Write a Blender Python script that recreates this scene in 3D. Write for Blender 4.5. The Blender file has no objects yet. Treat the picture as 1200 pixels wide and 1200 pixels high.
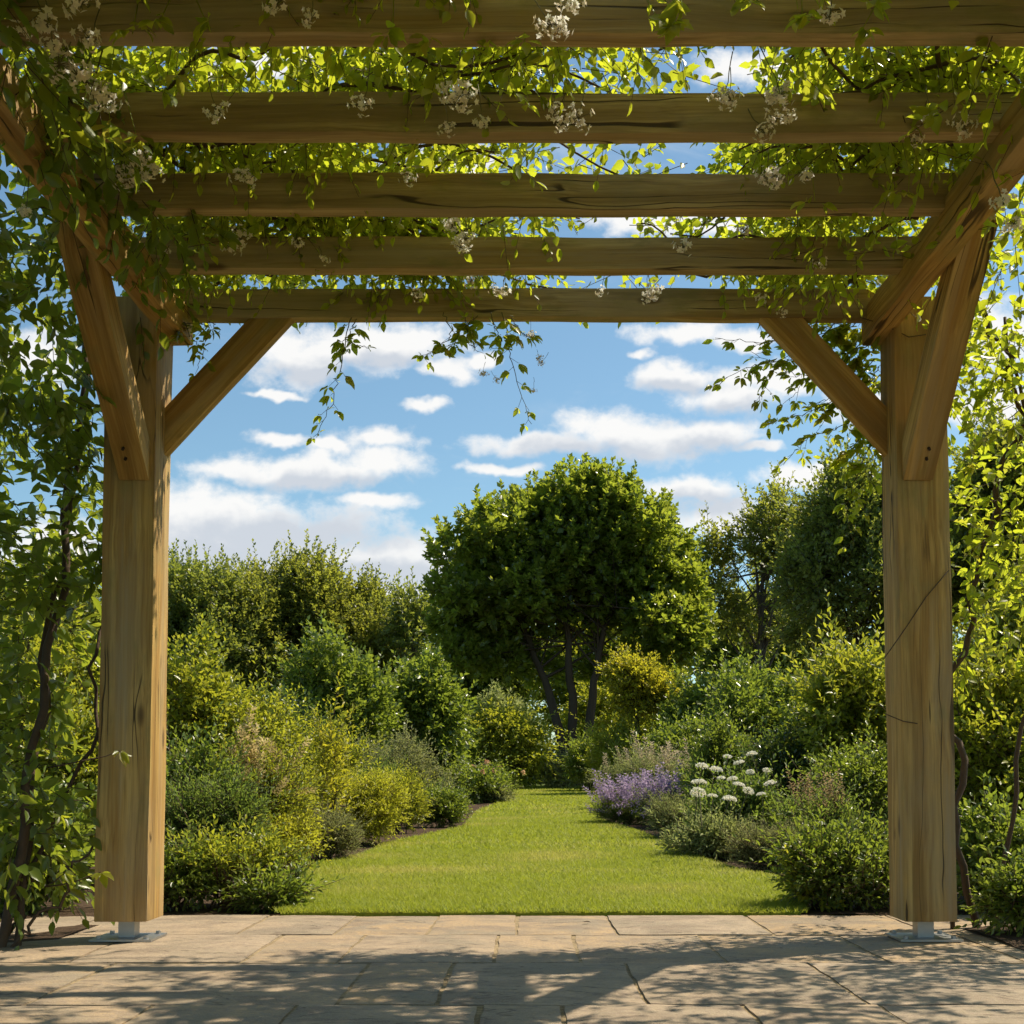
import bpy, bmesh, math, random
import numpy as np
from mathutils import Vector, Matrix, Quaternion

SC = bpy.context.scene
COL = SC.collection
R = math.radians
rng = np.random.default_rng(7)
random.seed(7)

# ------------------------------------------------------------------ camera
F, PITCH, CX, CY, CAMH = 1404.0, R(3.33), 618.8, 827.4, 0.627   # photograph is 1200 px wide
cam = bpy.data.cameras.new('camera')
cam.sensor_width = 36.0
cam.lens = 36.0 * F / 1200.0
cam.shift_x = -(CX - 600) / 1200.0
cam.shift_y = (CY - 600) / 1200.0
cam.clip_start = 0.05
cam.clip_end = 3000
camo = bpy.data.objects.new('camera', cam)
camo.location = (0, 0, CAMH)
camo.rotation_euler = (R(90) + PITCH, 0, 0)
COL.objects.link(camo)
SC.camera = camo


def gz(y):
    """height of the garden ground: level by the terrace, rising gently behind"""
    y = np.asarray(y, float)
    return np.clip(y - 10.0, 0, None) * 0.014 * np.clip((120 - np.clip(y, 0, 120)) / 60, 0.35, 1)


def ray(px, py):
    a, b = (px - CX) / F, (CY - py) / F
    c, s = math.cos(PITCH), math.sin(PITCH)
    return a, c - b * s, s + b * c


def at(px, py, y):
    """a point at depth y (metres in front of the camera)"""
    a, d, e = ray(px, py)
    t = y / d
    return Vector((a * t, y, CAMH + e * t))


def gp(px, py):
    """ground point seen at a pixel"""
    a, d, e = ray(px, py)
    lo, hi = 1.0, 120.0
    for _ in range(50):
        m = (lo + hi) / 2
        if CAMH + e * m / d > float(gz(m)):
            lo = m
        else:
            hi = m
    return Vector((a * lo / d, lo, float(gz(lo))))


# ------------------------------------------------------------------ tagging
def tag(o, label=None, cat=None, group=None, kind=None):
    if label: o['label'] = label
    if cat: o['category'] = cat
    if group: o['group'] = group
    if kind: o['kind'] = kind
    return o


def thing(name, label, cat, loc=(0, 0, 0), group=None):
    o = bpy.data.objects.new(name, None)
    o.empty_display_size = 0.1
    o.location = loc
    COL.objects.link(o)
    return tag(o, label, cat, group)


# ------------------------------------------------------------------ mesh builder
class MB:
    def __init__(s):
        s.v, s.q, s.t, s.r, s.p, s.qm, s.tm = [], [], [], [], [], [], []
        s.n = 0

    def add(s, V, quads=None, tris=None, rnd=0.5, tip=0.0, mat=0):
        V = np.asarray(V, np.float32).reshape(-1, 3)
        k = len(V)
        s.v.append(V)
        s.r.append(np.broadcast_to(np.asarray(rnd, np.float32), (k,)))
        s.p.append(np.broadcast_to(np.asarray(tip, np.float32), (k,)))
        if quads is not None and len(quads):
            a = np.asarray(quads, np.int64).reshape(-1, 4) + s.n
            s.q.append(a); s.qm.append(np.full(len(a), mat))
        if tris is not None and len(tris):
            a = np.asarray(tris, np.int64).reshape(-1, 3) + s.n
            s.t.append(a); s.tm.append(np.full(len(a), mat))
        s.n += k

    def build(s, name, mats, parent=None, smooth=True, loc=None):
        if not isinstance(mats, (list, tuple)): mats = [mats]
        V = np.concatenate(s.v) if s.v else np.zeros((0, 3), np.float32)
        if loc is not None: V = V - np.asarray(loc, np.float32)
        elif parent is not None:
            V = V - np.asarray(parent.location, np.float32)
        q = np.concatenate(s.q) if s.q else np.zeros((0, 4), np.int64)
        t = np.concatenate(s.t) if s.t else np.zeros((0, 3), np.int64)
        me = bpy.data.meshes.new(name)
        me.vertices.add(len(V)); me.vertices.foreach_set('co', V.astype(np.float32).ravel())
        li = np.concatenate([q.ravel(), t.ravel()]).astype(np.int32)
        me.loops.add(len(li)); me.loops.foreach_set('vertex_index', li)
        nq, nt = len(q), len(t)
        me.polygons.add(nq + nt)
        st = np.concatenate([np.arange(nq) * 4, nq * 4 + np.arange(nt) * 3]).astype(np.int32)
        me.polygons.foreach_set('loop_start', st)
        if len(mats) > 1:
            mi = np.concatenate((s.qm or [np.zeros(0)]) + (s.tm or [np.zeros(0)])).astype(np.int32)
            me.polygons.foreach_set('material_index', mi)
        me.polygons.foreach_set('use_smooth', np.full(nq + nt, smooth, dtype=bool))
        me.update(calc_edges=True)
        for an, arr in (('rnd', s.r), ('tip', s.p)):
            a = me.attributes.new(an, 'FLOAT', 'POINT')
            a.data.foreach_set('value', np.concatenate(arr) if arr else np.zeros(0, np.float32))
        for m in mats: me.materials.append(m)
        o = bpy.data.objects.new(name, me)
        COL.objects.link(o)
        if loc is not None: o.location = loc
        if parent is not None: o.parent = parent
        return o


def nrm(a):
    return a / np.maximum(np.linalg.norm(a, axis=-1, keepdims=True), 1e-9)


def wob(P, f, seed):
    """smooth pseudo-noise in -1..1"""
    g = np.random.default_rng(seed)
    out = 0
    for i in range(5):
        k = g.normal(size=3) * f * (1 + .5 * i)
        out = out + np.sin(P @ k + g.uniform(0, 6.3)) / (1 + .4 * i)
    return out / 2.2


LEAF_FULL = np.array([  # along, side, height
    (0, 0, 0), (.30, 0, -.03), (.66, 0, -.06), (1, 0, -.16),
    (.16, .30, .05), (.45, .46, .05), (.76, .27, -.01),
    (.16, -.30, .05), (.45, -.46, .05), (.76, -.27, -.01)])
LEAF_FULL_T = [(0, 1, 4), (0, 7, 1), (2, 3, 6), (2, 9, 3)]
LEAF_FULL_Q = [(1, 2, 5, 4), (1, 7, 8, 2)]
LEAF_FULL_T2 = [(2, 6, 5), (2, 8, 9)]
LEAF_LITE = np.array([(0, 0, 0), (.45, .5, .10), (1, 0, -.08), (.45, -.5, .10)])
LEAF_LITE_T = [(0, 2, 1), (0, 3, 2)]


def add_leaves(mb, P, T, N, L, W, rnd, tip, full=False, mat=0):
    n = len(P)
    if n == 0: return
    T = nrm(T)
    B = nrm(np.cross(N, T))
    N = np.cross(T, B)
    L = np.broadcast_to(np.asarray(L, float), (n,))
    W = np.broadcast_to(np.asarray(W, float), (n,))
    tp = LEAF_FULL if full else LEAF_LITE
    k = len(tp)
    V = (P[:, None, :] + T[:, None, :] * (tp[None, :, 0, None] * L[:, None, None])
         + B[:, None, :] * (tp[None, :, 1, None] * W[:, None, None])
         + N[:, None, :] * (tp[None, :, 2, None] * L[:, None, None]))
    base = np.arange(n)[:, None, None] * k
    if full:
        q = (base + np.array(LEAF_FULL_Q)[None]).reshape(-1, 4)
        t = (base + np.array(LEAF_FULL_T + LEAF_FULL_T2)[None]).reshape(-1, 3)
    else:
        q = None
        t = (base + np.array(LEAF_LITE_T)[None]).reshape(-1, 3)
    rr = np.repeat(np.broadcast_to(np.asarray(rnd, float), (n,)), k)
    tt = np.repeat(np.broadcast_to(np.asarray(tip, float), (n,)), k)
    mb.add(V.reshape(-1, 3), q, t, rr, tt, mat)


def add_twigs(mb, A, Bp, ra, rb, mat=0):
    n = len(A)
    if n == 0: return
    T = nrm(Bp - A)
    h = np.where(np.abs(T[:, 2:3]) > .9, np.array([[1., 0, 0]]), np.array([[0, 0, 1.]]))
    U = nrm(np.cross(T, h)); W = np.cross(T, U)
    V = []
    for (C, r) in ((A, ra), (Bp, rb)):
        r = np.broadcast_to(np.asarray(r, float), (n,))[:, None]
        for j in range(3):
            a = j * 2.0944
            V.append(C + U * math.cos(a) * r + W * math.sin(a) * r)
    V = np.stack(V, 1)
    b = np.arange(n)[:, None, None] * 6
    q = (b + np.array([(0, 1, 4, 3), (1, 2, 5, 4), (2, 0, 3, 5)])[None]).reshape(-1, 4)
    mb.add(V.reshape(-1, 3), q, None, .5, 0, mat)


def tube(mb, pts, rad, sides=7, mat=0, rough=0.0):
    pts = np.asarray(pts, float); n = len(pts)
    rad = np.broadcast_to(np.asarray(rad, float), (n,))
    T = nrm(np.gradient(pts, axis=0))
    u = np.cross(T[0], (0, 0, 1.) if abs(T[0][2]) < .9 else (1., 0, 0)); u /= np.linalg.norm(u)
    V = []
    for i in range(n):
        u = u - T[i] * (u @ T[i]); u /= max(np.linalg.norm(u), 1e-9)
        w = np.cross(T[i], u)
        for j in range(sides):
            a = 2 * math.pi * j / sides
            r = rad[i] * (1 + rough * math.sin(3 * a + i * .9) * .5 + rough * random.uniform(-.5, .5))
            V.append(pts[i] + (u * math.cos(a) + w * math.sin(a)) * r)
    q = [(i * sides + j, i * sides + (j + 1) % sides, (i + 1) * sides + (j + 1) % sides, (i + 1) * sides + j)
         for i in range(n - 1) for j in range(sides)]
    k = (n - 1) * sides
    t = [(k, k + j, k + j + 1) for j in range(1, sides - 1)]
    mb.add(V, q, t, random.random(), 0, mat)


def curve(a, b, n=10, sag=0.0, wobble=0.0, mid=None):
    a, b = np.asarray(a, float), np.asarray(b, float)
    t = np.linspace(0, 1, n)[:, None]
    if mid is not None:
        m = np.asarray(mid, float)
        p = (1 - t) ** 2 * a + 2 * t * (1 - t) * m + t * t * b
    else:
        p = a + (b - a) * t
    p[:, 2] -= sag * (4 * t * (1 - t))[:, 0]
    if wobble:
        w = rng.normal(size=(n, 3)) * wobble
        w = (w + np.roll(w, 1, 0) + np.roll(w, -1, 0)) / 2
        p += w * (4 * t * (1 - t)) ** .5
    return p


# ------------------------------------------------------------------ materials
def new_mat(name):
    m = bpy.data.materials.new(name)
    m.use_nodes = True
    nt = m.node_tree
    for n in list(nt.nodes): nt.nodes.remove(n)
    return m, nt, nt.nodes, nt.links


class NT:
    """small node helper"""
    def __init__(s, nt): s.nt = nt

    def n(s, typ, **kw):
        nd = s.nt.nodes.new(typ)
        ins = kw.pop('ins', {})
        for k, v in kw.items(): setattr(nd, k, v)
        for k, v in ins.items(): s.set(nd, k, v)
        return nd

    def set(s, nd, k, v):
        sock = nd.inputs[k]
        if hasattr(v, 'is_linked') or isinstance(v, bpy.types.NodeSocket):
            s.nt.links.new(v, sock)
        else:
            sock.default_value = v

    def math(s, op, a, b=None, c=None, clamp=False):
        nd = s.n('ShaderNodeMath', operation=op, use_clamp=clamp)
        for i, v in enumerate((a, b, c)):
            if v is not None: s.set(nd, i, v)
        return nd.outputs[0]

    def vmath(s, op, a, b=None, scale=None):
        nd = s.n('ShaderNodeVectorMath', operation=op)
        s.set(nd, 0, a)
        if b is not None: s.set(nd, 1, b)
        if scale is not None: s.set(nd, 3, scale)
        return nd.outputs['Value'] if op in ('DOT_PRODUCT', 'LENGTH') else nd.outputs[0]

    def noise(s, vec, scale, detail=4, rough=.55, dist=0.0, col=False):
        nd = s.n('ShaderNodeTexNoise', ins={'Vector': vec, 'Scale': scale, 'Detail': detail, 'Roughness': rough, 'Distortion': dist})
        return nd.outputs['Color' if col else 'Fac']

    def mix(s, f, a, b, blend='MIX'):
        nd = s.n('ShaderNodeMix', data_type='RGBA', blend_type=blend)
        s.set(nd, 0, f); s.set(nd, 6, a); s.set(nd, 7, b)
        return nd.outputs[2]

    def mapr(s, v, a, b, c=0.0, d=1.0, smooth=False):
        nd = s.n('ShaderNodeMapRange', interpolation_type='SMOOTHSTEP' if smooth else 'LINEAR')
        for i, x in enumerate((v, a, b, c, d)): s.set(nd, i, x)
        return nd.outputs[0]

    def attr(s, name):
        return s.n('ShaderNodeAttribute', attribute_name=name).outputs['Fac']


def c4(c): return (c[0], c[1], c[2], 1.0)


def leaf_mat(name, dark, light, young=None, trans=None, tf=.42, rough=.42, spec=.45):
    rough = rough * .85 if rough < .5 else rough
    """two-sided leaf: diffuse + sheen + light passing through; every leaf has its own tone"""
    m, nt, N, L = new_mat(name)
    s = NT(nt)
    young = young or light
    dark = tuple(x * (1.1 if tf > .29 else 1.0) for x in dark); light = tuple(x * y for x, y in zip(light, (1.56, 1.46, 1.4)))
    trans = trans and tuple(min(.82, x * y) for x, y in zip(trans, (1.55, 1.45, 1.4)))
    tf = tf + .05
    trans = trans or tuple(min(1, x * y) for x, y in zip(light, (2.3, 2.2, .8)))
    rnd = s.attr('rnd'); tip = s.attr('tip')
    col = s.mix(rnd, c4(dark), c4(light))
    col = s.mix(s.math('POWER', tip, 2.2), col, c4(young))
    tr = s.mix(s.mapr(rnd, 0, 1, .0, .75), c4(trans), c4(tuple(x * y for x, y in zip(trans, (.62, .72, .6)))))
    tr = s.mix(s.math('MULTIPLY', s.math('POWER', tip, 2.2), .7), tr, c4(tuple(min(1, x * 2.2) for x in young)))
    bs = s.n('ShaderNodeBsdfPrincipled', ins={'Base Color': col, 'Roughness': rough, 'Specular IOR Level': spec})
    tl = s.n('ShaderNodeBsdfTranslucent', ins={'Color': tr})
    mx = s.n('ShaderNodeMixShader', ins={0: tf})
    L.new(bs.outputs[0], mx.inputs[1]); L.new(tl.outputs[0], mx.inputs[2])
    out = s.n('ShaderNodeOutputMaterial')
    L.new(mx.outputs[0], out.inputs[0])
    return m


def simple_mat(name, col, rough=.6, metal=0.0, var=None, scale=20, bump=.0, spec=.4):
    m, nt, N, L = new_mat(name)
    s = NT(nt)
    tc = s.n('ShaderNodeTexCoord').outputs['Object']
    nz = s.noise(tc, scale, 5)
    c = s.mix(nz, c4(col), c4(var or tuple(x * .7 for x in col)))
    bs = s.n('ShaderNodeBsdfPrincipled', ins={'Base Color': c, 'Roughness': rough, 'Metallic': metal, 'Specular IOR Level': spec})
    if bump:
        b = s.n('ShaderNodeBump', ins={'Strength': bump, 'Distance': .01, 'Height': nz})
        L.new(b.outputs[0], bs.inputs['Normal'])
    out = s.n('ShaderNodeOutputMaterial'); L.new(bs.outputs[0], out.inputs[0])
    return m


def wood_mat(name, warm, pale, grey, green, wear=.5):
    """timber with the grain along the local X axis"""
    m, nt, N, L = new_mat(name)
    s = NT(nt)
    oc = s.n('ShaderNodeTexCoord').outputs['Object']
    rn = s.n('ShaderNodeObjectInfo').outputs['Random']
    off = s.n('ShaderNodeCombineXYZ', ins={0: s.math('MULTIPLY', rn, 37.0), 1: s.math('MULTIPLY', rn, 11.0), 2: s.math('MULTIPLY', rn, 23.0)}).outputs[0]
    p = s.vmath('ADD', oc, off)
    # knots bend the grain
    kv = s.vmath('MULTIPLY', p, (2.0, 6.0, 6.0))
    vor = s.n('ShaderNodeTexVoronoi', ins={'Vector': kv, 'Scale': 1.0, 'Randomness': 1.0}).outputs['Distance']
    knot = s.mapr(vor, .05, .13, 1, 0, True)
    bend = s.mapr(vor, .0, .55, 1, 0, True)
    warp = s.noise(s.vmath('MULTIPLY', p, (1.5, 3, 3)), 1.0, 3, .5, 0, True)
    pw = s.vmath('ADD', p, s.vmath('MULTIPLY', s.vmath('SUBTRACT', warp, (.5, .5, .5)), (.0, .06, .06)))
    pw = s.vmath('ADD', pw, s.vmath('SCALE', (0.0, .012, .015), scale=bend))
    g1 = s.noise(s.vmath('MULTIPLY', pw, (.7, 26, 26)), 1.0, 5, .6)
    g2 = s.noise(s.vmath('MULTIPLY', pw, (1.6, 120, 120)), 1.0, 4, .6)
    big = s.noise(s.vmath('MULTIPLY', p, (1.4, 5, 5)), 1.0, 5, .6)
    blot = s.noise(s.vmath('MULTIPLY', p, (3.5, 9, 9)), 1.0, 6, .65)
    col = s.mix(s.mapr(g1, .40, .60), c4(warm), c4(pale))
    col = s.mix(s.math('MULTIPLY', s.mapr(g2, .45, .68), .6), col, c4(tuple(x * .55 for x in warm)))
    col = s.mix(s.math('MULTIPLY', s.mapr(big, .42, .66, 0, 1, True), wear), col, c4(grey))
    col = s.mix(s.math('MULTIPLY', s.mapr(blot, .52, .70, 0, 1, True), wear * .8), col, c4(green))
    col = s.mix(s.math('MULTIPLY', knot, .8), col, c4((.085, .045, .018)))
    stain = s.noise(s.vmath('MULTIPLY', p, (.55, 11, 11)), 1.0, 6, .62)
    col = s.mix(s.math('MULTIPLY', s.mapr(stain, .50, .66, 0, 1, True), .55), col, c4(tuple(x * .52 for x in warm)))
    col = s.mix(s.math('MULTIPLY', s.mapr(stain, .46, .34, 0, 1, True), .30), col, c4((.40, .33, .22)))
    # drying checks along the grain
    ck = s.noise(s.vmath('MULTIPLY', pw, (.16, 15, 15)), 1.0, 1.5, .5)
    ck = s.math('ABSOLUTE', s.math('SUBTRACT', ck, .5))
    ckm = s.mapr(s.noise(s.vmath('MULTIPLY', p, (1.1, 4, 4)), 1.3, 2, .5), .50, .58, 0, 1, True)
    crack = s.math('MULTIPLY', s.mapr(ck, .004, .013, 1, 0, True), ckm)
    col = s.mix(s.math('MULTIPLY', crack, .85), col, c4((.03, .018, .01)))
    hgt = s.math('SUBTRACT', s.math('ADD', s.math('MULTIPLY', g1, .5), s.math('MULTIPLY', g2, .35)), s.math('MULTIPLY', crack, 1.6))
    b = s.n('ShaderNodeBump', ins={'Strength': .55, 'Distance': .006, 'Height': hgt})
    bs = s.n('ShaderNodeBsdfPrincipled', ins={'Base Color': col, 'Roughness': .72, 'Specular IOR Level': .25, 'Normal': b.outputs[0]})
    out = s.n('ShaderNodeOutputMaterial'); L.new(bs.outputs[0], out.inputs[0])
    return m


def stone_mat():
    m, nt, N, L = new_mat('sandstone')
    s = NT(nt)
    p = s.n('ShaderNodeTexCoord').outputs['Object']
    rnd = s.attr('rnd')
    pr = s.vmath('ADD', p, s.n('ShaderNodeCombineXYZ', ins={0: s.math('MULTIPLY', rnd, 31.0), 1: s.math('MULTIPLY', rnd, 17.0), 2: 0.0}).outputs[0])
    a = s.noise(pr, 3.4, 7, .66, .5)
    bnd = s.noise(s.vmath('MULTIPLY', pr, (1.4, 3.0, 1)), 2.4, 7, .66, .6)
    fine = s.noise(p, 60, 5, .65)
    grit = s.noise(p, 240, 2, .6)
    base = s.mix(rnd, c4((.40, .27, .14)), c4((.375, .29, .205)))
    base = s.mix(s.mapr(a, .42, .60), base, c4((.26, .21, .145)))
    base = s.mix(s.math('MULTIPLY', s.mapr(bnd, .48, .62), .9), base, c4((.22, .165, .115)))
    base = s.mix(s.math('MULTIPLY', s.mapr(fine, .48, .62), .7), base, c4((.25, .19, .14)))
    base = s.mix(s.math('MULTIPLY', s.mapr(grit, .52, .72), .45), base, c4((.55, .45, .33)))
    # riven ledges
    rid = s.noise(s.vmath('MULTIPLY', pr, (.8, 2.2, 1)), 1.5, 4, .58, .9)
    led = s.math('ABSOLUTE', s.math('SUBTRACT', s.math('FRACT', s.math('MULTIPLY', rid, 7.0)), .5))
    ln = s.math('MULTIPLY', s.mapr(led, .0, .07, 1, 0, True), s.mapr(a, .40, .54, 0, 1, True))
    base = s.mix(s.math('MULTIPLY', ln, .85), base, c4((.13, .095, .065)))
    hh = s.math('ADD', s.math('MULTIPLY', s.math('FLOOR', s.math('MULTIPLY', rid, 7.0)), .16), s.math('ADD', s.math('MULTIPLY', a, .8), s.math('MULTIPLY', fine, .25)))
    b = s.n('ShaderNodeBump', ins={'Strength': .9, 'Distance': .016, 'Height': hh})
    bs = s.n('ShaderNodeBsdfPrincipled', ins={'Base Color': base, 'Roughness': .82, 'Specular IOR Level': .25, 'Normal': b.outputs[0]})
    out = s.n('ShaderNodeOutputMaterial'); L.new(bs.outputs[0], out.inputs[0])
    return m


def ground_mat(name, cols, scales=(1.2, 14), rough=.95, bump=.4):
    m, nt, N, L = new_mat(name)
    s = NT(nt)
    p = s.n('ShaderNodeTexCoord').outputs['Object']
    a = s.noise(p, scales[0], 5, .6); b_ = s.noise(p, scales[1], 5, .65); f = s.noise(p, scales[1] * 9, 3, .6)
    c = s.mix(s.mapr(a, .35, .65), c4(cols[0]), c4(cols[1]))
    c = s.mix(s.mapr(b_, .4, .7), c, c4(cols[2]))
    c = s.mix(s.math('MULTIPLY', s.mapr(f, .45, .7), .5), c, c4(tuple(x * .6 for x in cols[0])))
    b = s.n('ShaderNodeBump', ins={'Strength': bump, 'Distance': .03, 'Height': s.math('ADD', b_, s.math('MULTIPLY', f, .4))})
    bs = s.n('ShaderNodeBsdfPrincipled', ins={'Base Color': c, 'Roughness': rough, 'Specular IOR Level': .1, 'Normal': b.outputs[0]})
    out = s.n('ShaderNodeOutputMaterial'); L.new(bs.outputs[0], out.inputs[0])
    return m


def petal_mat(name, a, b, tf=.35):
    return leaf_mat(name, a, b, b, tuple(min(1, x * 1.05) for x in b), tf, .6, .2)


M = {
    'post': wood_mat('post_oak', (.37, .205, .056), (.57, .365, .118), (.34, .235, .115), (.27, .22, .08), .75),
    'rafter': wood_mat('weathered_oak', (.33, .22, .08), (.50, .37, .16), (.32, .25, .13), (.21, .19, .06), .8),
    'stone': stone_mat(),
    'mortar': ground_mat('mortar', ((.42, .32, .19), (.33, .25, .15), (.16, .125, .075)), (3, 30)),
    'soil': ground_mat('soil', ((.085, .055, .035), (.12, .08, .05), (.05, .033, .022)), (2, 16), .95, .8),
    'lawn': ground_mat('lawn_turf', ((.20, .225, .024), (.29, .27, .035), (.15, .19, .018)), (1.1, 9)),
    'meadow': ground_mat('meadow', ((.07, .10, .02), (.10, .12, .03), (.05, .08, .02)), (.2, 2)),
    'grass': leaf_mat('grass_blade', (.13, .175, .018), (.21, .235, .026), (.36, .32, .08), (.36, .41, .035), .35, .55, .25),
    'bark': simple_mat('bark', (.10, .072, .048), .9, 0, (.045, .032, .022), 30, .8),
    'greybark': simple_mat('grey_bark', (.14, .11, .085), .9, 0, (.06, .047, .035), 30, .8),
    'twig': simple_mat('twig', (.115, .07, .04), .85, 0, (.06, .038, .022), 40, .4),
    'greentwig': simple_mat('green_twig', (.13, .13, .05), .7, 0, (.10, .07, .035), 40, .2),
    'steel': simple_mat('galvanised_steel', (.46, .45, .43), .42, .85, (.33, .325, .31), 30),
    'iron': simple_mat('dark_bolt', (.05, .04, .035), .5, .7),
    # leaves
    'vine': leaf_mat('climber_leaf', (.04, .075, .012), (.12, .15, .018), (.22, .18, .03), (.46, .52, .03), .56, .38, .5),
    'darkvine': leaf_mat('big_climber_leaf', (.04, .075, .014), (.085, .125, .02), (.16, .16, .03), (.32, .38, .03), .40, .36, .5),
    'central': leaf_mat('central_tree_leaf', (.046, .080, .016), (.115, .150, .026), (.20, .19, .03), (.33, .40, .035), .44, .33, .5),
    'wood': leaf_mat('woodland_leaf', (.06, .09, .025), (.13, .16, .042), (.18, .19, .04), (.35, .40, .05), .35, .45, .45),
    'woodolive': leaf_mat('olive_leaf', (.065, .088, .022), (.14, .155, .035), (.19, .185, .035), (.36, .39, .045), .42, .45, .4),
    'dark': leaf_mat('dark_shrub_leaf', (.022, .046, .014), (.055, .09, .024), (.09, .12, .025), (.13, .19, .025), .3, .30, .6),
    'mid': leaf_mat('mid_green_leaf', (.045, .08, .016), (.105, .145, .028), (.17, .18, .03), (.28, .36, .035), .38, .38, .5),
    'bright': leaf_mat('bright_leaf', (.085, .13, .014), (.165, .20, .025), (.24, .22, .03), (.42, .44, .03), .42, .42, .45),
    'golden': leaf_mat('golden_leaf', (.15, .17, .014), (.26, .26, .025), (.33, .25, .03), (.50, .48, .03), .42, .45, .4),
    'lime': leaf_mat('lime_leaf', (.20, .22, .02), (.30, .30, .03), (.36, .33, .04), (.54, .54, .04), .42, .45, .4),
    'grey': leaf_mat('grey_green_leaf', (.14, .155, .065), (.25, .26, .13), (.30, .29, .16), (.32, .35, .10), .32, .6, .2),
    'sage': leaf_mat('sage_leaf', (.16, .19, .07), (.28, .31, .14), (.33, .34, .17), (.36, .41, .12), .34, .6, .2),
    'feather': leaf_mat('feathery_leaf', (.05, .085, .024), (.105, .15, .04), (.16, .19, .045), (.24, .33, .045), .38, .5, .3),
    'straw': petal_mat('straw_plume', (.30, .23, .10), (.46, .37, .17)),
    'pinkplume': petal_mat('pink_plume', (.28, .23, .14), (.40, .33, .22)),
    'brownspike': petal_mat('brown_spike', (.16, .11, .05), (.28, .20, .10)),
    'lavender': petal_mat('lavender_petal', (.20, .14, .24), (.34, .26, .38)),
    'white': petal_mat('white_petal', (.72, .67, .50), (.84, .80, .66)),
    'blush': petal_mat('blush_petal', (.80, .64, .44), (.90, .80, .60), .5),
    'pink': petal_mat('pink_bud', (.46, .24, .13), (.58, .38, .24)),
}

# ------------------------------------------------------------------ sky, sun
SUN_EL, SUN_AZ = R(56), R(64)          # azimuth measured from straight ahead (+Y) towards +X
sd = Vector((math.cos(SUN_EL) * math.sin(SUN_AZ), math.cos(SUN_EL) * math.cos(SUN_AZ), math.sin(SUN_EL)))
sun = bpy.data.lights.new('sun', 'SUN')
sun.energy = 5.0
sun.angle = R(0.53)
sun.color = (1.0, .89, .70)
suno = bpy.data.objects.new('sun', sun)
suno.rotation_euler = sd.to_track_quat('Z', 'Y').to_euler()
suno.location = (20, 20, 40)
COL.objects.link(suno)

# clouds: centre x, y, half width, half height in photograph pixels, turned into directions
CLOUDS = [
    (300, 632, 190, 34), (455, 660, 110, 28), (215, 612, 80, 40),
    (352, 418, 62, 30), (430, 404, 85, 26), (520, 431, 36, 14), (480, 400, 60, 18), (322, 463, 30, 5), (498, 477, 22, 7), (563, 425, 14, 10),
    (328, 515, 34, 8), (445, 516, 46, 12), (395, 524, 34, 8), (285, 553, 75, 13), (375, 553, 95, 20), (440, 543, 58, 16), (440, 590, 42, 9),
    (255, 604, 95, 28), (235, 640, 110, 24), (320, 655, 120, 22), (440, 655, 85, 24), (520, 668, 60, 16), (395, 690, 160, 18),
    (640, 522, 95, 11), (715, 506, 62, 22), (760, 515, 80, 24), (835, 512, 46, 15), (590, 549, 40, 6),
    (792, 441, 58, 15), (752, 415, 18, 7), (850, 468, 55, 22), (905, 445, 60, 18), (800, 390, 55, 14), (870, 395, 40, 14), (890, 525, 30, 6),
    (815, 575, 62, 16), (850, 603, 70, 20), (930, 615, 80, 18), (760, 262, 80, 14), (845, 262, 60, 12), (530, 190, 70, 18), (1010, 110, 90, 22), (880, 80, 60, 20),
    (1150, 390, 70, 40), (1165, 470, 60, 30), (1010, 475, 40, 20), (40, 420, 60, 30), (60, 640, 80, 30), (330, 70, 90, 20), (960, 560, 60, 15),
]


SHADES = [(330, 628, 150, 20), (700, 532, 120, 15), (830, 527, 60, 12), (255, 648, 110, 20), (390, 566, 110, 11), (440, 672, 110, 18), (850, 486, 60, 13), (370, 437, 60, 11), (440, 421, 70, 9), (820, 592, 70, 14), (795, 453, 50, 8)]


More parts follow.
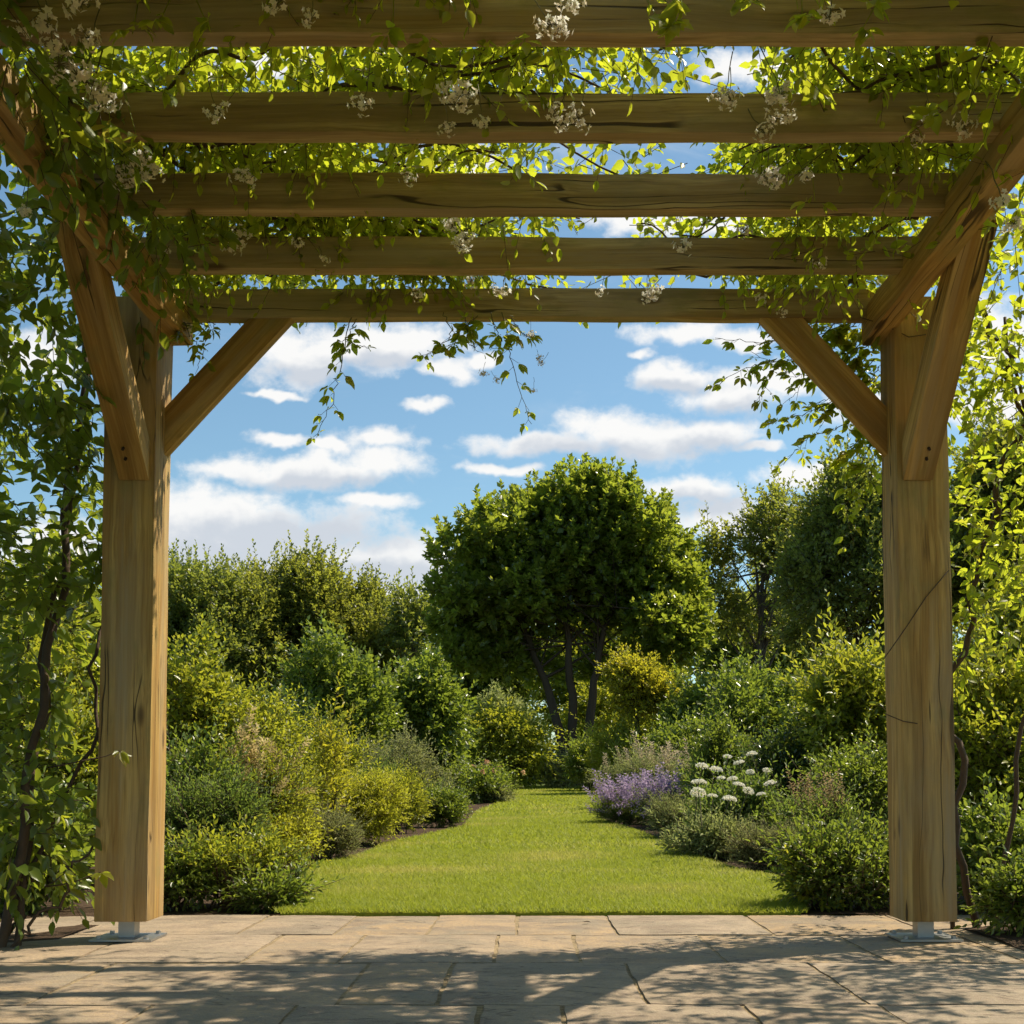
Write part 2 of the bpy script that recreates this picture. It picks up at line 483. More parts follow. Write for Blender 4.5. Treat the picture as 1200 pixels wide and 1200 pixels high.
def build_world():
    w = bpy.data.worlds.new('World')
    SC.world = w
    w.use_nodes = True
    nt = w.node_tree
    for n in list(nt.nodes): nt.nodes.remove(n)
    s = NT(nt)
    tc = s.n('ShaderNodeTexCoord').outputs['Generated']
    xyz = s.n('ShaderNodeSeparateXYZ', ins={0: tc})
    yy = s.math('MAXIMUM', xyz.outputs[1], .12)
    uv = s.n('ShaderNodeCombineXYZ', ins={0: s.math('DIVIDE', xyz.outputs[0], yy), 1: s.math('DIVIDE', xyz.outputs[2], yy), 2: 0.0}).outputs[0]
    wn = s.vmath('SUBTRACT', s.noise(uv, 22, 3, .6, 0, True), (.5, .5, .5))
    uvw = s.vmath('ADD', uv, s.vmath('MULTIPLY', wn, (.045, .030, 0)))
    fb2 = s.math('SUBTRACT', s.noise(s.vmath('MULTIPLY', uv, (1, 1.25, 1)), 30, 8, .62, .1), .5)

    def field(lst):
        cur = None
        for (px, py, rx, ry) in lst:
            a, d, e = ray(px, py)
            nd = s.n('ShaderNodeVectorMath', operation='MULTIPLY_ADD')
            s.set(nd, 0, uvw)
            rx, ry = rx * 1.06, ry * 1.18
            nd.inputs[1].default_value = (F / rx, F / ry, 0)
            nd.inputs[2].default_value = (-a / d * F / rx, -e / d * F / ry, 0)
            v = s.vmath('LENGTH', nd.outputs[0])
            cur = v if cur is None else s.math('SMOOTH_MIN', cur, v, .3)
        return s.math('SUBTRACT', 1.0, cur)
    dens = s.math('ADD', field(CLOUDS), s.math('MULTIPLY', fb2, 1.9))
    alpha = s.mapr(dens, -.34, .54, 0, .96, True)
    wisp = s.mapr(s.noise(s.vmath('MULTIPLY', uv, (1, 3.0, 1)), 5.0, 5, .62, .6), .54, .80, 0, .30, True)
    alpha = s.math('MAXIMUM', alpha, wisp)
    shade = s.math('ADD', field(SHADES), s.math('MULTIPLY', fb2, 1.4))
    ccol = s.mix(s.mapr(shade, -.45, .6, 0, 1, True), c4((.93, .92, .90)), c4((.60, .64, .70)))
    sky = s.n('ShaderNodeTexSky', sky_type='NISHITA', sun_disc=False, sun_elevation=SUN_EL, sun_rotation=SUN_AZ,
              altitude=50, air_density=1.0, dust_density=.6, ozone_density=1.2)
    bg = s.n('ShaderNodeBackground', ins={0: s.mix(1.0, sky.outputs[0], (.86, 1.03, .98, 1), 'MULTIPLY'), 1: .108})
    bc = s.n('ShaderNodeBackground', ins={0: ccol, 1: .80})
    mx = s.n('ShaderNodeMixShader', ins={0: alpha})
    nt.links.new(bg.outputs[0], mx.inputs[1]); nt.links.new(bc.outputs[0], mx.inputs[2])
    out = s.n('ShaderNodeOutputWorld'); nt.links.new(mx.outputs[0], out.inputs[0])


build_world()
SC.view_settings.view_transform = 'Standard'
SC.view_settings.look = 'None'
SC.view_settings.exposure = 0.42
SC.view_settings.gamma = 1.0
SC.view_settings.use_curve_mapping = False
SC.render.engine = 'CYCLES'
SC.cycles.use_adaptive_sampling = True
SC.cycles.adaptive_threshold = .02
SC.cycles.max_bounces = 6
SC.cycles.use_light_tree = False
SC.cycles.diffuse_bounces = 3
SC.cycles.transmission_bounces = 5
SC.cycles.glossy_bounces = 2
SC.cycles.caustics_reflective = False
SC.cycles.caustics_refractive = False
SC.cycles.sample_clamp_indirect = 6.0

# ------------------------------------------------------------------ ground, lawn, beds
def strip(name, ys, xl, xr, nx, lift, mat, noise=0.0, kind='structure'):
    mb = MB()
    ys = np.asarray(ys, float)
    u = np.linspace(0, 1, nx)
    X = xl[:, None] + (xr - xl)[:, None] * u[None]
    Y = np.repeat(ys[:, None], nx, 1)
    Z = gz(Y) + lift
    V = np.stack([X, Y, Z], -1).reshape(-1, 3)
    if name == 'lawn': V[:nx, 2] -= .04
    if noise: V[:, 2] += noise * (wob(V, 2.5, 3) * .6 + wob(V, 9, 4) * .4 + .4)
    n = len(ys)
    idx = np.arange(n * nx).reshape(n, nx)
    q = np.stack([idx[:-1, :-1], idx[:-1, 1:], idx[1:, 1:], idx[1:, :-1]], -1).reshape(-1, 4)
    mb.add(V, q)
    o = mb.build(name, mat)
    return tag(o, kind=kind)


gy = np.concatenate([[-400, -100, -30, -5], np.linspace(0, 60, 61), [80, 100, 120, 160, 250, 600]])
strip('ground', gy, np.full(len(gy), -700.), np.full(len(gy), 700.), 41, -.05, M['meadow'])

LAWN_NEAR = gp(600, 1071.5).y          # where the paving stops
# lawn edges in the photograph, near to far
LE = [gp(x, y) for x, y in ((350, 1046), (356, 1018), (425, 1004), (452, 990), (545, 970), (562, 950), (598, 937), (600, 924))]
RE = [gp(x, y) for x, y in ((932, 1050), (930, 1032), (860, 1022), (810, 1004), (760, 980), (700, 960), (712, 938), (690, 924))]
ly = np.concatenate([[LAWN_NEAR - .008], np.linspace(LAWN_NEAR - .0075, 34, 140)])


def edge(pts, first):
    py = [LAWN_NEAR - .1] + [p.y for p in pts]
    px = [first] + [p.x for p in pts]
    o = np.argsort(py)
    e = np.interp(ly, np.array(py)[o], np.array(px)[o])
    for _ in range(3): e[1:-1] = (e[:-2] + 2 * e[1:-1] + e[2:]) / 4
    return e


le, re_ = edge(LE, -1.10), edge(RE, 1.20)
strip('lawn', ly, le, re_, 30, .010, M['lawn'], .004)
strip('flower_bed', ly, le - 9, le + .03, 40, -.012, M['soil'], .02)
strip('flower_bed', ly, re_ - .03, re_ + 9, 40, -.012, M['soil'], .02)
by = np.linspace(1.5, LAWN_NEAR + .02, 26)
strip('flower_bed', by, np.full(26, -7.), np.full(26, -1.80), 30, -.008, M['soil'], .02)
strip('flower_bed', by, np.full(26, 1.78), np.full(26, 7.), 30, -.008, M['soil'], .02)


def build_grass():
    mb = MB()
    g = np.random.default_rng(11)
    for (y0, y1, dens, h, w) in ((LAWN_NEAR - .012, 7.0, 16000, .024, .0045), (7.0, 10, 8000, .026, .007), (10, 16, 3200, .030, .012), (16, 33, 800, .036, .026)):
        A = (y1 - y0) * float(np.mean(np.interp(np.linspace(y0, y1, 9), ly, re_ - le)))
        n = int(A * dens)
        Y = g.uniform(y0, y1, n)
        a, b = np.interp(Y, ly, le), np.interp(Y, ly, re_)
        X = a + (b - a) * g.uniform(-.012, 1.012, n)
        P = np.stack([X, Y, gz(Y) + .008], -1)
        clump = wob(P, 5, 21) * .5 + wob(P, 14, 22) * .5
        th = g.uniform(0, 6.283, n)
        H = h * g.uniform(.55, 1.25, n) * (1 + .25 * clump)
        ln = g.uniform(.2, 1.6, n)
        d = np.stack([np.cos(th), np.sin(th), np.zeros(n)], -1)
        sd_ = np.stack([-np.sin(th + g.normal(0, .5, n)), np.cos(th), np.zeros(n)], -1)
        tipp = P + d * (H * ln)[:, None] + np.array([0, 0, 1]) * H[:, None]
        W = w * g.uniform(.7, 1.3, n)
        V = np.stack([P - sd_ * W[:, None] / 2, P + sd_ * W[:, None] / 2, tipp], 1).reshape(-1, 3)
        t = np.arange(n * 3).reshape(-1, 3)
        dry = np.clip(wob(P, 1.3, 33) * .6 + wob(P, 3.5, 34) * .5 + g.normal(0, .3, n) + .08, 0, 1)
        mb.add(V, None, t, np.repeat(np.clip(.5 + .45 * clump + g.normal(0, .3, n), 0, 1), 3), np.repeat(dry, 3))
    o = mb.build('grass', M['grass'], smooth=False)
    tag(o, 'short mown green grass of the lawn between the flower beds', 'grass', kind='stuff')


build_grass()

# ------------------------------------------------------------------ paving
def slab(mb, x0, x1, y0, y1, skew=0.0):
    g = .0065
    nx, ny = max(4, int((x1 - x0) / .07)), max(4, int((y1 - y0) / .07))
    u, v = np.linspace(0, 1, nx), np.linspace(0, 1, ny)
    U, Vv = np.meshgrid(u, v)
    r = np.random.default_rng(int(abs(x0 * 977 + y0 * 331) * 10) + 5)
    k = r.uniform(-.005, .005, 4)
    X = (x0 + g + k[0] * Vv) * (1 - U) + (x1 - g + k[1] * Vv) * U
    Y = (y0 + g + k[2] * U) * (1 - Vv) + (y1 - g + k[3] * U) * Vv
    P = np.stack([X, Y, np.zeros_like(X)], -1).reshape(-1, 3)
    edge_ = (np.minimum(np.minimum(U, 1 - U) * (x1 - x0), np.minimum(Vv, 1 - Vv) * (y1 - y0))).ravel()
    P[:, 0] += np.where(edge_ < .01, wob(P, 22, 8) * .005, 0)
    P[:, 1] += np.where(edge_ < .01, wob(P, 25, 9) * .005, 0)
    P[:, 2] = .0018 * wob(P, 4, int(r.integers(1, 999))) + .0012 * wob(P, 14, 77) - np.where(edge_ < .01, .004, 0) + r.uniform(-.002, .002)
    idx = np.arange(nx * ny).reshape(ny, nx)
    q = np.stack([idx[:-1, :-1], idx[:-1, 1:], idx[1:, 1:], idx[1:, :-1]], -1).reshape(-1, 4)
    ring = np.concatenate([idx[0, :], idx[1:, -1], idx[-1, -2::-1], idx[-2:0:-1, 0]])
    S = P[ring].copy(); S[:, 2] = -.05
    nr, base = len(ring), nx * ny
    q2 = [(ring[(i + 1) % nr], ring[i], base + i, base + (i + 1) % nr) for i in range(nr)]
    mb.add(np.vstack([P, S]), np.vstack([q, np.array(q2)]), None, r.random())


def build_paving():
    mb = MB()
    rows = [1071.5, 1094.5, 1127, 1176, 1262]
    yy = [gp(600, y).y for y in rows]
    while yy[-1] > -1.5: yy.append(yy[-1] - .62)
    jx = {0: (1083, [297, 405, 507, 606, 717, 890]), 1: (1110, [307, 412, 582, 676, 835, 1010]), 2: (1150, [85, 415, 522, 745, 980]), 3: (1195, [150, 330, 560, 660, 890, 1060])}
    r = np.random.default_rng(5)
    for i in range(len(yy) - 1):
        if i in jx:
            py, xs = jx[i]
            js = [gp(x, py).x for x in xs]
        else:
            js = [r.uniform(-1.5, -1)]
        while js[0] > -2.6: js.insert(0, js[0] - r.uniform(.45, .8))
        while js[-1] < 2.6: js.append(js[-1] + r.uniform(.45, .8))
        for a, b in zip(js[:-1], js[1:]):
            slab(mb, a, b, yy[i + 1], yy[i])
    tag(mb.build('paving', M['stone'], smooth=False), kind='structure')
    mm = MB()
    mm.add([(-3.4, -2.2, -.0075), (3.4, -2.2, -.0075), (3.4, yy[0] - .005, -.0075), (-3.4, yy[0] - .005, -.0075)], [(0, 1, 2, 3)])
    tag(mm.build('paving_bed', M['mortar']), kind='structure')


build_paving()

# ------------------------------------------------------------------ pergola
WM = {}


def under(child, part):
    """hang a world-space mesh under a timber"""
    child.parent = part
    child.matrix_parent_inverse = WM[part.name].inverted()


def timber(name, a, b, w, h, mat, parent, up=(0, 0, 1), bev=.006, worn=.0025):
    """squared timber from a to b; its length is the local X axis"""
    a, b = Vector(a), Vector(b)
    ax = (b - a); Ln = ax.length; ax.normalize()
    upv = Vector(up); upv = (upv - ax * upv.dot(ax)).normalized()
    side = upv.cross(ax)
    bm = bmesh.new()
    nseg = max(2, int(Ln / .12))
    for k in range(nseg + 1):
        x = -Ln / 2 + Ln * k / nseg
        for (sy, sz) in ((-1, -1), (1, -1), (1, 1), (-1, 1)):
            bm.verts.new((x, sy * w / 2, sz * h / 2))
    bm.verts.ensure_lookup_table()
    vs = bm.verts
    for k in range(nseg):
        for j in range(4):
            bm.faces.new((vs[k * 4 + j], vs[k * 4 + (j + 1) % 4], vs[k * 4 + 4 + (j + 1) % 4], vs[k * 4 + 4 + j]))
    bm.faces.new((vs[3], vs[2], vs[1], vs[0]))
    e = nseg * 4
    bm.faces.new((vs[e], vs[e + 1], vs[e + 2], vs[e + 3]))
    bmesh.ops.recalc_face_normals(bm, faces=bm.faces[:])
    bm.normal_update()
    es = [ed for ed in bm.edges if len(ed.link_faces) == 2 and ed.calc_face_angle() > .5]
    bmesh.ops.bevel(bm, geom=es, offset=bev, segments=2, profile=.6, affect='EDGES', clamp_overlap=True)
    r = random.Random(hash(name) % 7 + int(Ln * 1000))
    ph = [r.uniform(0, 6) for _ in range(6)]
    for v in bm.verts:
        x, y, z = v.co
        v.co.y += worn * math.sin(x * 3.1 + ph[0] + z * 9) + worn * .5 * math.sin(x * 11 + ph[1])
        v.co.z += worn * math.sin(x * 2.7 + ph[2] + y * 9) + worn * .5 * math.sin(x * 13 + ph[3])
    me = bpy.data.meshes.new(name)
    bm.to_mesh(me); bm.free()
    me.materials.append(mat)
    for p in me.polygons: p.use_smooth = True
    try:
        me.set_sharp_from_angle(angle=R(50))
    except Exception:
        pass
    o = bpy.data.objects.new(name, me)
    rot = Matrix((ax, side, upv)).transposed()
    o.matrix_world = Matrix.Translation((a + b) / 2) @ rot.to_4x4()
    WM[o.name] = Matrix.Translation((a + b) / 2) @ rot.to_4x4()
    COL.objects.link(o)
    o.parent = parent
    o.matrix_parent_inverse = Matrix.Translation(parent.location).inverted() if parent.parent is None else Matrix()
    return o


def box_verts(c, s):
    c = np.asarray(c, float); s = np.asarray(s, float) / 2
    V = np.array([(x, y, z) for x in (-1, 1) for y in (-1, 1) for z in (-1, 1)]) * s + c
    Q = [(0, 1, 3, 2), (4, 6, 7, 5), (0, 4, 5, 1), (2, 3, 7, 6), (0, 2, 6, 4), (1, 5, 7, 3)]
    return V, Q


PY, PW, PZB = 4.554, .20, .077
XLP, XRP = -1.436, 1.421             # inner faces of the posts
ZR, HR, WR = 2.446, .118, .060       # rafters
RY0, RS, NR = 4.663, .4567, 13
BZ0, BZ1 = 2.358, 2.492
BACKY = RY0 - RS * (NR - 1) - .05
perg = thing('pergola', 'weathered oak garden pergola framing the view down the lawn', 'pergola', (0, PY, 0))
for sx, xi in ((-1, XLP), (1, XRP)):
    for py_ in (PY, BACKY + .1):
        cx = xi + sx * PW / 2
        post = timber('post', (cx, py_ + PW / 2, PZB), (cx, py_ + PW / 2, BZ1 - .004), PW, PW, M['post'], perg, up=(0, 1, 0), bev=.005, worn=.0018)
        mb = MB()
        mb.add(*box_verts((cx, py_ + PW / 2, .0445), (.062, .062, .069)))
        mb.add(*box_verts((cx, py_ + PW / 2, .007), (.235, .205, .008)))
        for bx, by_ in ((-.09, -.075), (.09, -.075), (-.09, .075), (.09, .075)):
            n = 6
            ang = np.arange(n) * math.pi / 3
            ring = np.stack([cx + bx + .010 * np.cos(ang), py_ + PW / 2 + by_ + .010 * np.sin(ang)], -1)
            V = np.vstack([np.c_[ring, np.full(n, .011)], np.c_[ring, np.full(n, .022)]])
            mb.add(V, [(i, (i + 1) % n, n + (i + 1) % n, n + i) for i in range(n)] + [(6, 7, 8, 9), (6, 9, 10, 11)])
        under(mb.build('post_foot', M['steel'], None, smooth=False), post)
    bx = (xi - sx * .078, xi + sx * .012)
    bc = sum(bx) / 2
    timber('beam', (bc, BACKY - .1, (BZ0 + BZ1) / 2), (bc, RY0 + .085, (BZ0 + BZ1) / 2 - .001), abs(bx[1] - bx[0]), BZ1 - BZ0 - .002, M['post'], perg, bev=.006, worn=.004)
    # brace towards the other post, let into the underside of the far rafter
    yb = RY0 + WR / 2 + .001
    timber('brace', (xi + sx * .06, yb, 1.925), (xi - sx * .455, yb, ZR + .045), .052, .128, M['post'], perg, up=(0, 0, 1), bev=.004, worn=.001)
    # brace along the outer side of the beam, towards the viewer
    cxb = xi + sx * .078
    yb0, zb0, yb1, zb1 = PY + .03, 1.80, PY - .66, 2.50
    bo = timber('brace', (cxb, yb0, zb0), (cxb, yb1, zb1), .115, .115, M['post'], perg, up=(0, 1, 0), bev=.004, worn=.001)
    mb = MB()
    for dz in (.055, .10):
        ang = np.arange(8) * math.pi / 4
        nrmv = np.array((0, -.72, -.69)); uu = np.array((1., 0, 0)); ww = np.cross(nrmv, uu)
        c = np.array((cxb + sx * .01, PY + .02 - (dz * .7) - .062, zb0 + dz * .66 - .012))
        V = np.vstack([[c + (uu * math.cos(a) + ww * math.sin(a)) * .006 + nrmv * k for a in ang] for k in (-.01, .004)])
        mb.add(V, [(i, (i + 1) % 8, 8 + (i + 1) % 8, 8 + i) for i in range(8)] + [(8, 9, 10, 11), (8, 11, 12, 15), (12, 13, 14, 15)])
    under(mb.build('bolt', M['iron'], None, smooth=False), bo)
for k in range(NR):
    y = RY0 - k * RS + WR / 2
    ex = .10 if k else .02
    timber('rafter', (XLP - ex, y, ZR + HR / 2), (XRP + ex, y, ZR + HR / 2), WR, HR, M['rafter'], perg, bev=.004, worn=.0025)

# ------------------------------------------------------------------ plants
def shoots(g, lobes, n, shell=.5, out=.7, up=.5, jit=.45, zmin=None, gap=None):
    lobes = np.asarray(lobes, float)             # cx cy cz rx ry rz
    w = (lobes[:, 3] * lobes[:, 5]) ** .9
    k = g.choice(len(lobes), n, p=w / w.sum())
    u = nrm(g.normal(size=(n, 3)))
    rr = (shell ** 3 + (1 - shell ** 3) * g.random(n)) ** (1 / 3)
    P = lobes[k, :3] + u * lobes[k, 3:] * rr[:, None]
    D = nrm(u * out + np.array([0, 0, up]) + g.normal(size=(n, 3)) * jit)
    ok = np.ones(n, bool)
    if zmin is not None: ok &= P[:, 2] > zmin
    if gap:
        f, amt, seed = gap
        ok &= wob(P, f, seed) > -1 + amt * 1.4
    return P[ok], D[ok]


def foliate(mb, g, P, D, Ls, k, L, W, ang=1.0, droop=.25, full=False, tw=None, twr=.003, leafdroop=.2, tipamt=1.0, nup=.9, nj=.75, mat=0):
    n = len(P)
    Ls = np.broadcast_to(np.asarray(Ls, float), (n,)) * g.uniform(.6, 1.25, n)
    ref = nrm(np.cross(D, g.normal(size=(n, 3))))
    ref2 = np.cross(D, ref)
    ph = g.uniform(0, 6.28, n)
    sr = g.random(n)
    young = (g.random(n) ** 1.5) * tipamt
    for i in range(k):
        t = (i + .6) / k
        pos = P + D * (Ls * t)[:, None]
        pos[:, 2] -= droop * Ls * t * t
        a = ph + i * 2.4
        pr = ref * np.cos(a)[:, None] + ref2 * np.sin(a)[:, None]
        an = ang * (1 - .55 * t) * g.uniform(.75, 1.25, n)
        T = D * np.cos(an)[:, None] + pr * np.sin(an)[:, None]
        T[:, 2] -= leafdroop
        N = np.array([0, 0, nup * .62]) + np.array(sd) * .42 + g.normal(size=(n, 3)) * nj
        sc = g.uniform(.65, 1.2, n) * (1.05 - .35 * t)
        rnd = np.clip(sr * .55 + g.random(n) * .45, 0, 1)
        add_leaves(mb, pos, T, N, L * sc, W * sc, rnd, young * t, full, mat)
    if tw is not None:
        E = P + D * Ls[:, None]; E[:, 2] -= droop * Ls
        add_twigs(tw, P, E, twr, twr * .4)


def dome(g, c, rx, ry, h, n=7, lump=.36):
    """lobes of a rounded shrub standing at c"""
    x, y, z = c
    L = [(x, y, z + h * .36, rx * .66, ry * .66, h * .40)]
    for i in range(n + 3):
        a = i * 2.4 + g.uniform(-.6, .6); d = g.uniform(.25, .74)
        hi = h * (1 - .42 * d ** 1.6) * g.uniform(.68, 1.06)
        rz = hi * g.uniform(.24, .40)
        r = lump * g.uniform(.7, 1.25)
        L.append((x + math.cos(a) * rx * d, y + math.sin(a) * ry * d, z + hi - rz, rx * r, ry * r, rz))
    return L


def stray(g, P, D, frac, zfrac=.55):
    """indices of outer shoots that grow on well past their neighbours"""
    zc = np.quantile(P[:, 2], zfrac)
    c = np.flatnonzero(P[:, 2] > zc)
    return g.choice(c, max(3, int(len(P) * frac)), replace=False)


SEED = [100]


def shrub(name, label, cat, px, Y, ytop, wpx, leaf, mat, n=900, k=8, Ls=.16, style='dome', group=None, stem='twig', ry=None, up=.5, out=.7,
          jit=.45, ang=1.0, droop=.2, full=False, twr=.0022, nstem=9, lump=.36, nl=7, shell=.5, gap=None, tip=1.0, zlow=.04, hscale=1.0, leafdroop=.2, base=None, strays=.05):
    SEED[0] += 1
    g = np.random.default_rng(SEED[0])
    c = at(px, ytop, Y)
    gz0 = float(gz(Y))
    h = (c.z - gz0) * hscale
    rx = wpx / 2 * Y / F
    ry = ry or rx * .85
    root = thing(name, label, cat, (c.x, Y, gz0), group)
    hh = max(h - Ls * .55, h * .6)
    L = dome(g, (c.x, Y, gz0), rx, ry, hh, nl, lump)
    P, D = shoots(g, L, n, shell, out, up, jit, gz0 + zlow * h, gap)
    f, s = MB(), MB()
    foliate(f, g, P, D, Ls, k, leaf[0], leaf[1], ang, droop, full, s, twr, leafdroop, tip)
    if strays:
        i = stray(g, P, D, strays)
        D2 = nrm(D[i] + np.array((0, 0, .5)) + nrm(P[i] - np.array((c.x, Y, gz0 + h * .3))) * .6)
        foliate(f, g, P[i], D2, Ls * 1.9, k + 4, leaf[0] * 1.05, leaf[1] * 1.05, ang, droop, full, s, twr * 1.2, leafdroop, tip)
    f.build('foliage', mat, root)
    for i in range(nstem):
        q = P[g.integers(len(P))]
        b = np.array((c.x + g.normal() * rx * .12, Y + g.normal() * ry * .12, gz0 - .01))
        m = (b + q) / 2 + np.array((0, 0, .12 * h)) + g.normal(size=3) * .05 * h
        tube(s, curve(b, q, 8, 0, .01 * h, m), np.linspace(.010, .004, 8) * max(.6, min(2.6, h)), 5)
    s.build('stem', M[stem], root)
    return root, L, P, g, h


def tree(name, label, cat, px, Y, ytop, wpx, ybot, leaf, mat, n=4000, k=9, Ls=.4, group=None, bark='bark', trunk_r=.13, nlobes=12, lump=.42, up=.5, out=.7,
         shell=.45, gap=None, trunks=1, lean=0.0, ry=None, ytrunk=None, jit=.45, tip=1.0, base_dx=0.0, lobe_lo=-.5, droop=.15, nb=26, main=.66, strays=.06, lobes=None):
    SEED[0] += 1
    g = np.random.default_rng(SEED[0])
    top = at(px, ytop, Y); bot = at(px, ybot, Y)
    z0 = float(gz(Y))
    rx = wpx / 2 * Y / F; ry = ry or rx
    rz = (top.z - bot.z) / 2
    cz = (top.z + bot.z) / 2
    root = thing(name, label, cat, (top.x + base_dx, Y, z0), group)
    L = [(top.x, Y, cz, rx * main, ry * main, rz * main)]
    for i in range(nlobes):
        a = i * 2.4 + g.uniform(-.5, .5); e = g.uniform(lobe_lo, 1.25)
        r = lump * g.uniform(.55, 1.25)
        d = (1.0 - r * .92) * g.uniform(.8, 1.08)
        L.append((top.x + math.cos(a) * math.cos(e) * rx * d, Y + math.sin(a) * math.cos(e) * ry * d, cz + math.sin(e) * rz * d, rx * r, ry * r, rz * r * 1.0))
    if lobes:
        L = []
        for (lx, ly_, lr) in lobes:
            q = at(lx, ly_, Y)
            rr = lr * Y / F
            L.append((q.x, Y + g.uniform(-.55, .55) * (ry - rr), q.z, rr, rr, rr * .92))
    P, D = shoots(g, L, n, shell, out, up, jit, None, gap)
    f, s = MB(), MB()
    foliate(f, g, P, D, Ls, k, leaf[0], leaf[1], 1.0, droop, False, s, .008, .2, tip)
    i = stray(g, P, D, strays, .4)
    D2 = nrm(D[i] + np.array((0, 0, .6)) + nrm(P[i] - np.array((top.x, Y, cz - rz * .5))) * .8)
    foliate(f, g, P[i], D2, Ls * (2.0 if lobes else 2.3), k + (7 if lobes else 8), leaf[0], leaf[1], .9, droop, False, s, .008, .2, tip)
    f.build('crown', mat, root)
    # trunk, limbs and branches
    base = np.array((top.x + base_dx, Y, z0 - .05))
    forks = []
    for t in range(trunks):
        off = np.array(((t - (trunks - 1) / 2) * .9 * trunk_r * 1.6, g.normal() * .1, 0))
        fk = np.array((top.x + (t - (trunks - 1) / 2) * rx * .34 + lean, Y + g.normal() * ry * .12, bot.z + rz * (.45 + .25 * g.random())))
        m = (base + off) * .5 + fk * .5 + np.array((-(t - (trunks - 1) / 2) * rx * .10, 0, .1 * rz))
        p = curve(base + off, fk, 14, 0, trunk_r * .35, m)
        tube(s, p, np.linspace(trunk_r * 1.25, trunk_r * .55, 14), 9, rough=.12)
        up_ = fk + np.array((g.normal() * rx * .2, g.normal() * ry * .2, rz * .9))
        tube(s, curve(fk - np.array((0, 0, .05)), up_, 8, 0, trunk_r * .5), np.linspace(trunk_r * .55, trunk_r * .12, 8), 6)
        forks.append((p, fk, up_))
    for i in range(nb):
        p, fk, up_ = forks[i % trunks]
        t = g.uniform(0, 1)
        a = p[int(8 + 5 * t)] if g.random() < .45 else fk + (up_ - fk) * t * .8
        q = P[g.integers(len(P))]
        m = a * .5 + q * .5 + np.array((0, 0, -.06 * rz)) + g.normal(size=3) * .06 * rx
        r0 = trunk_r * g.uniform(.2, .38)
        tube(s, curve(a, q, 9, 0, r0 * .5, m), np.linspace(r0, r0 * .18, 9), 5)
        for j in range(3):
            b2 = a + (q - a) * g.uniform(.45, .8) * 1.0
            q2 = P[np.argmin(np.sum((P - (b2 + g.normal(size=3) * rx * .35)) ** 2, 1))]
            tube(s, curve(b2, q2, 5, 0, r0 * .3), np.linspace(r0 * .35, r0 * .12, 5), 4)
    s.build('trunk', M[bark], root)
    return root


def spikes(root, part, mat, g, pts, dirs, length, rad, m=14, bloom=.04, stem_mat=None, count_parts=True, lw=.6):
    """flower spikes: each a short stack of tiny petals"""
    protos = []
    for v in range(3):
        mb = MB()
        t = np.linspace(0, 1, m)
        a = np.arange(m) * 2.4
        P = np.stack([np.cos(a) * rad * (1 - t * .6), np.sin(a) * rad * (1 - t * .6), t * length], -1) * 1.0
        P += g.normal(size=P.shape) * rad * .2
        T = np.stack([np.cos(a), np.sin(a), np.full(m, .7)], -1)
        add_leaves(mb, P * np.array((.3, .3, 1)), T, np.array([0, 0, 1]) + g.normal(size=(m, 3)) * .5, bloom, bloom * lw, g.random(m), t)
        protos.append(mb)
    objs = []
    for i, (p, d) in enumerate(zip(pts, dirs)):
        o = protos[i % 3]
        if i < 3:
            ob = o.build(part, mat, None)
            protos[i] = (o, ob)
        else:
            ob = protos[i % 3][1].copy(); COL.objects.link(ob)
        ob.parent = root
        ob.location = Vector(p) - root.location
        ob.rotation_euler = Vector(d).to_track_quat('Z', 'Y').to_euler()
        sc = g.uniform(.75, 1.25)
        ob.scale = (sc, sc, sc)
        objs.append(ob)
    return objs

# ------------------------------------------------------------------ climbers over the pergola
def sprig(mb, c, d, size, g, nl=5, mat=0, full=True):
    """a five-fingered leaf: leaflets fanned from one point"""
    c = np.asarray(c, float); d = nrm(np.asarray(d, float))
    side = nrm(np.cross(d, (0, 0, 1.)) + 1e-6)
    n = nl
    a = np.linspace(-1.25, 1.25, n) + g.normal(0, .12, n)
    T = d[None] * np.cos(a)[:, None] + side[None] * np.sin(a)[:, None] + np.array((0, 0, -.15)) + g.normal(0, .12, (n, 3))
    N = np.array((0, -.75, .75)) * (1 if g.random() < .6 else .4) + g.normal(0, .4, (n, 3))
    L = size * (1 - .3 * np.abs(a) / 1.25) * g.uniform(.85, 1.15, n)
    add_leaves(mb, np.repeat(c[None], n, 0) + T * .006, T, N, L, L * .55, np.clip(g.random() * .5 + g.random(n) * .5, 0, 1), g.random() ** 2, full, mat)


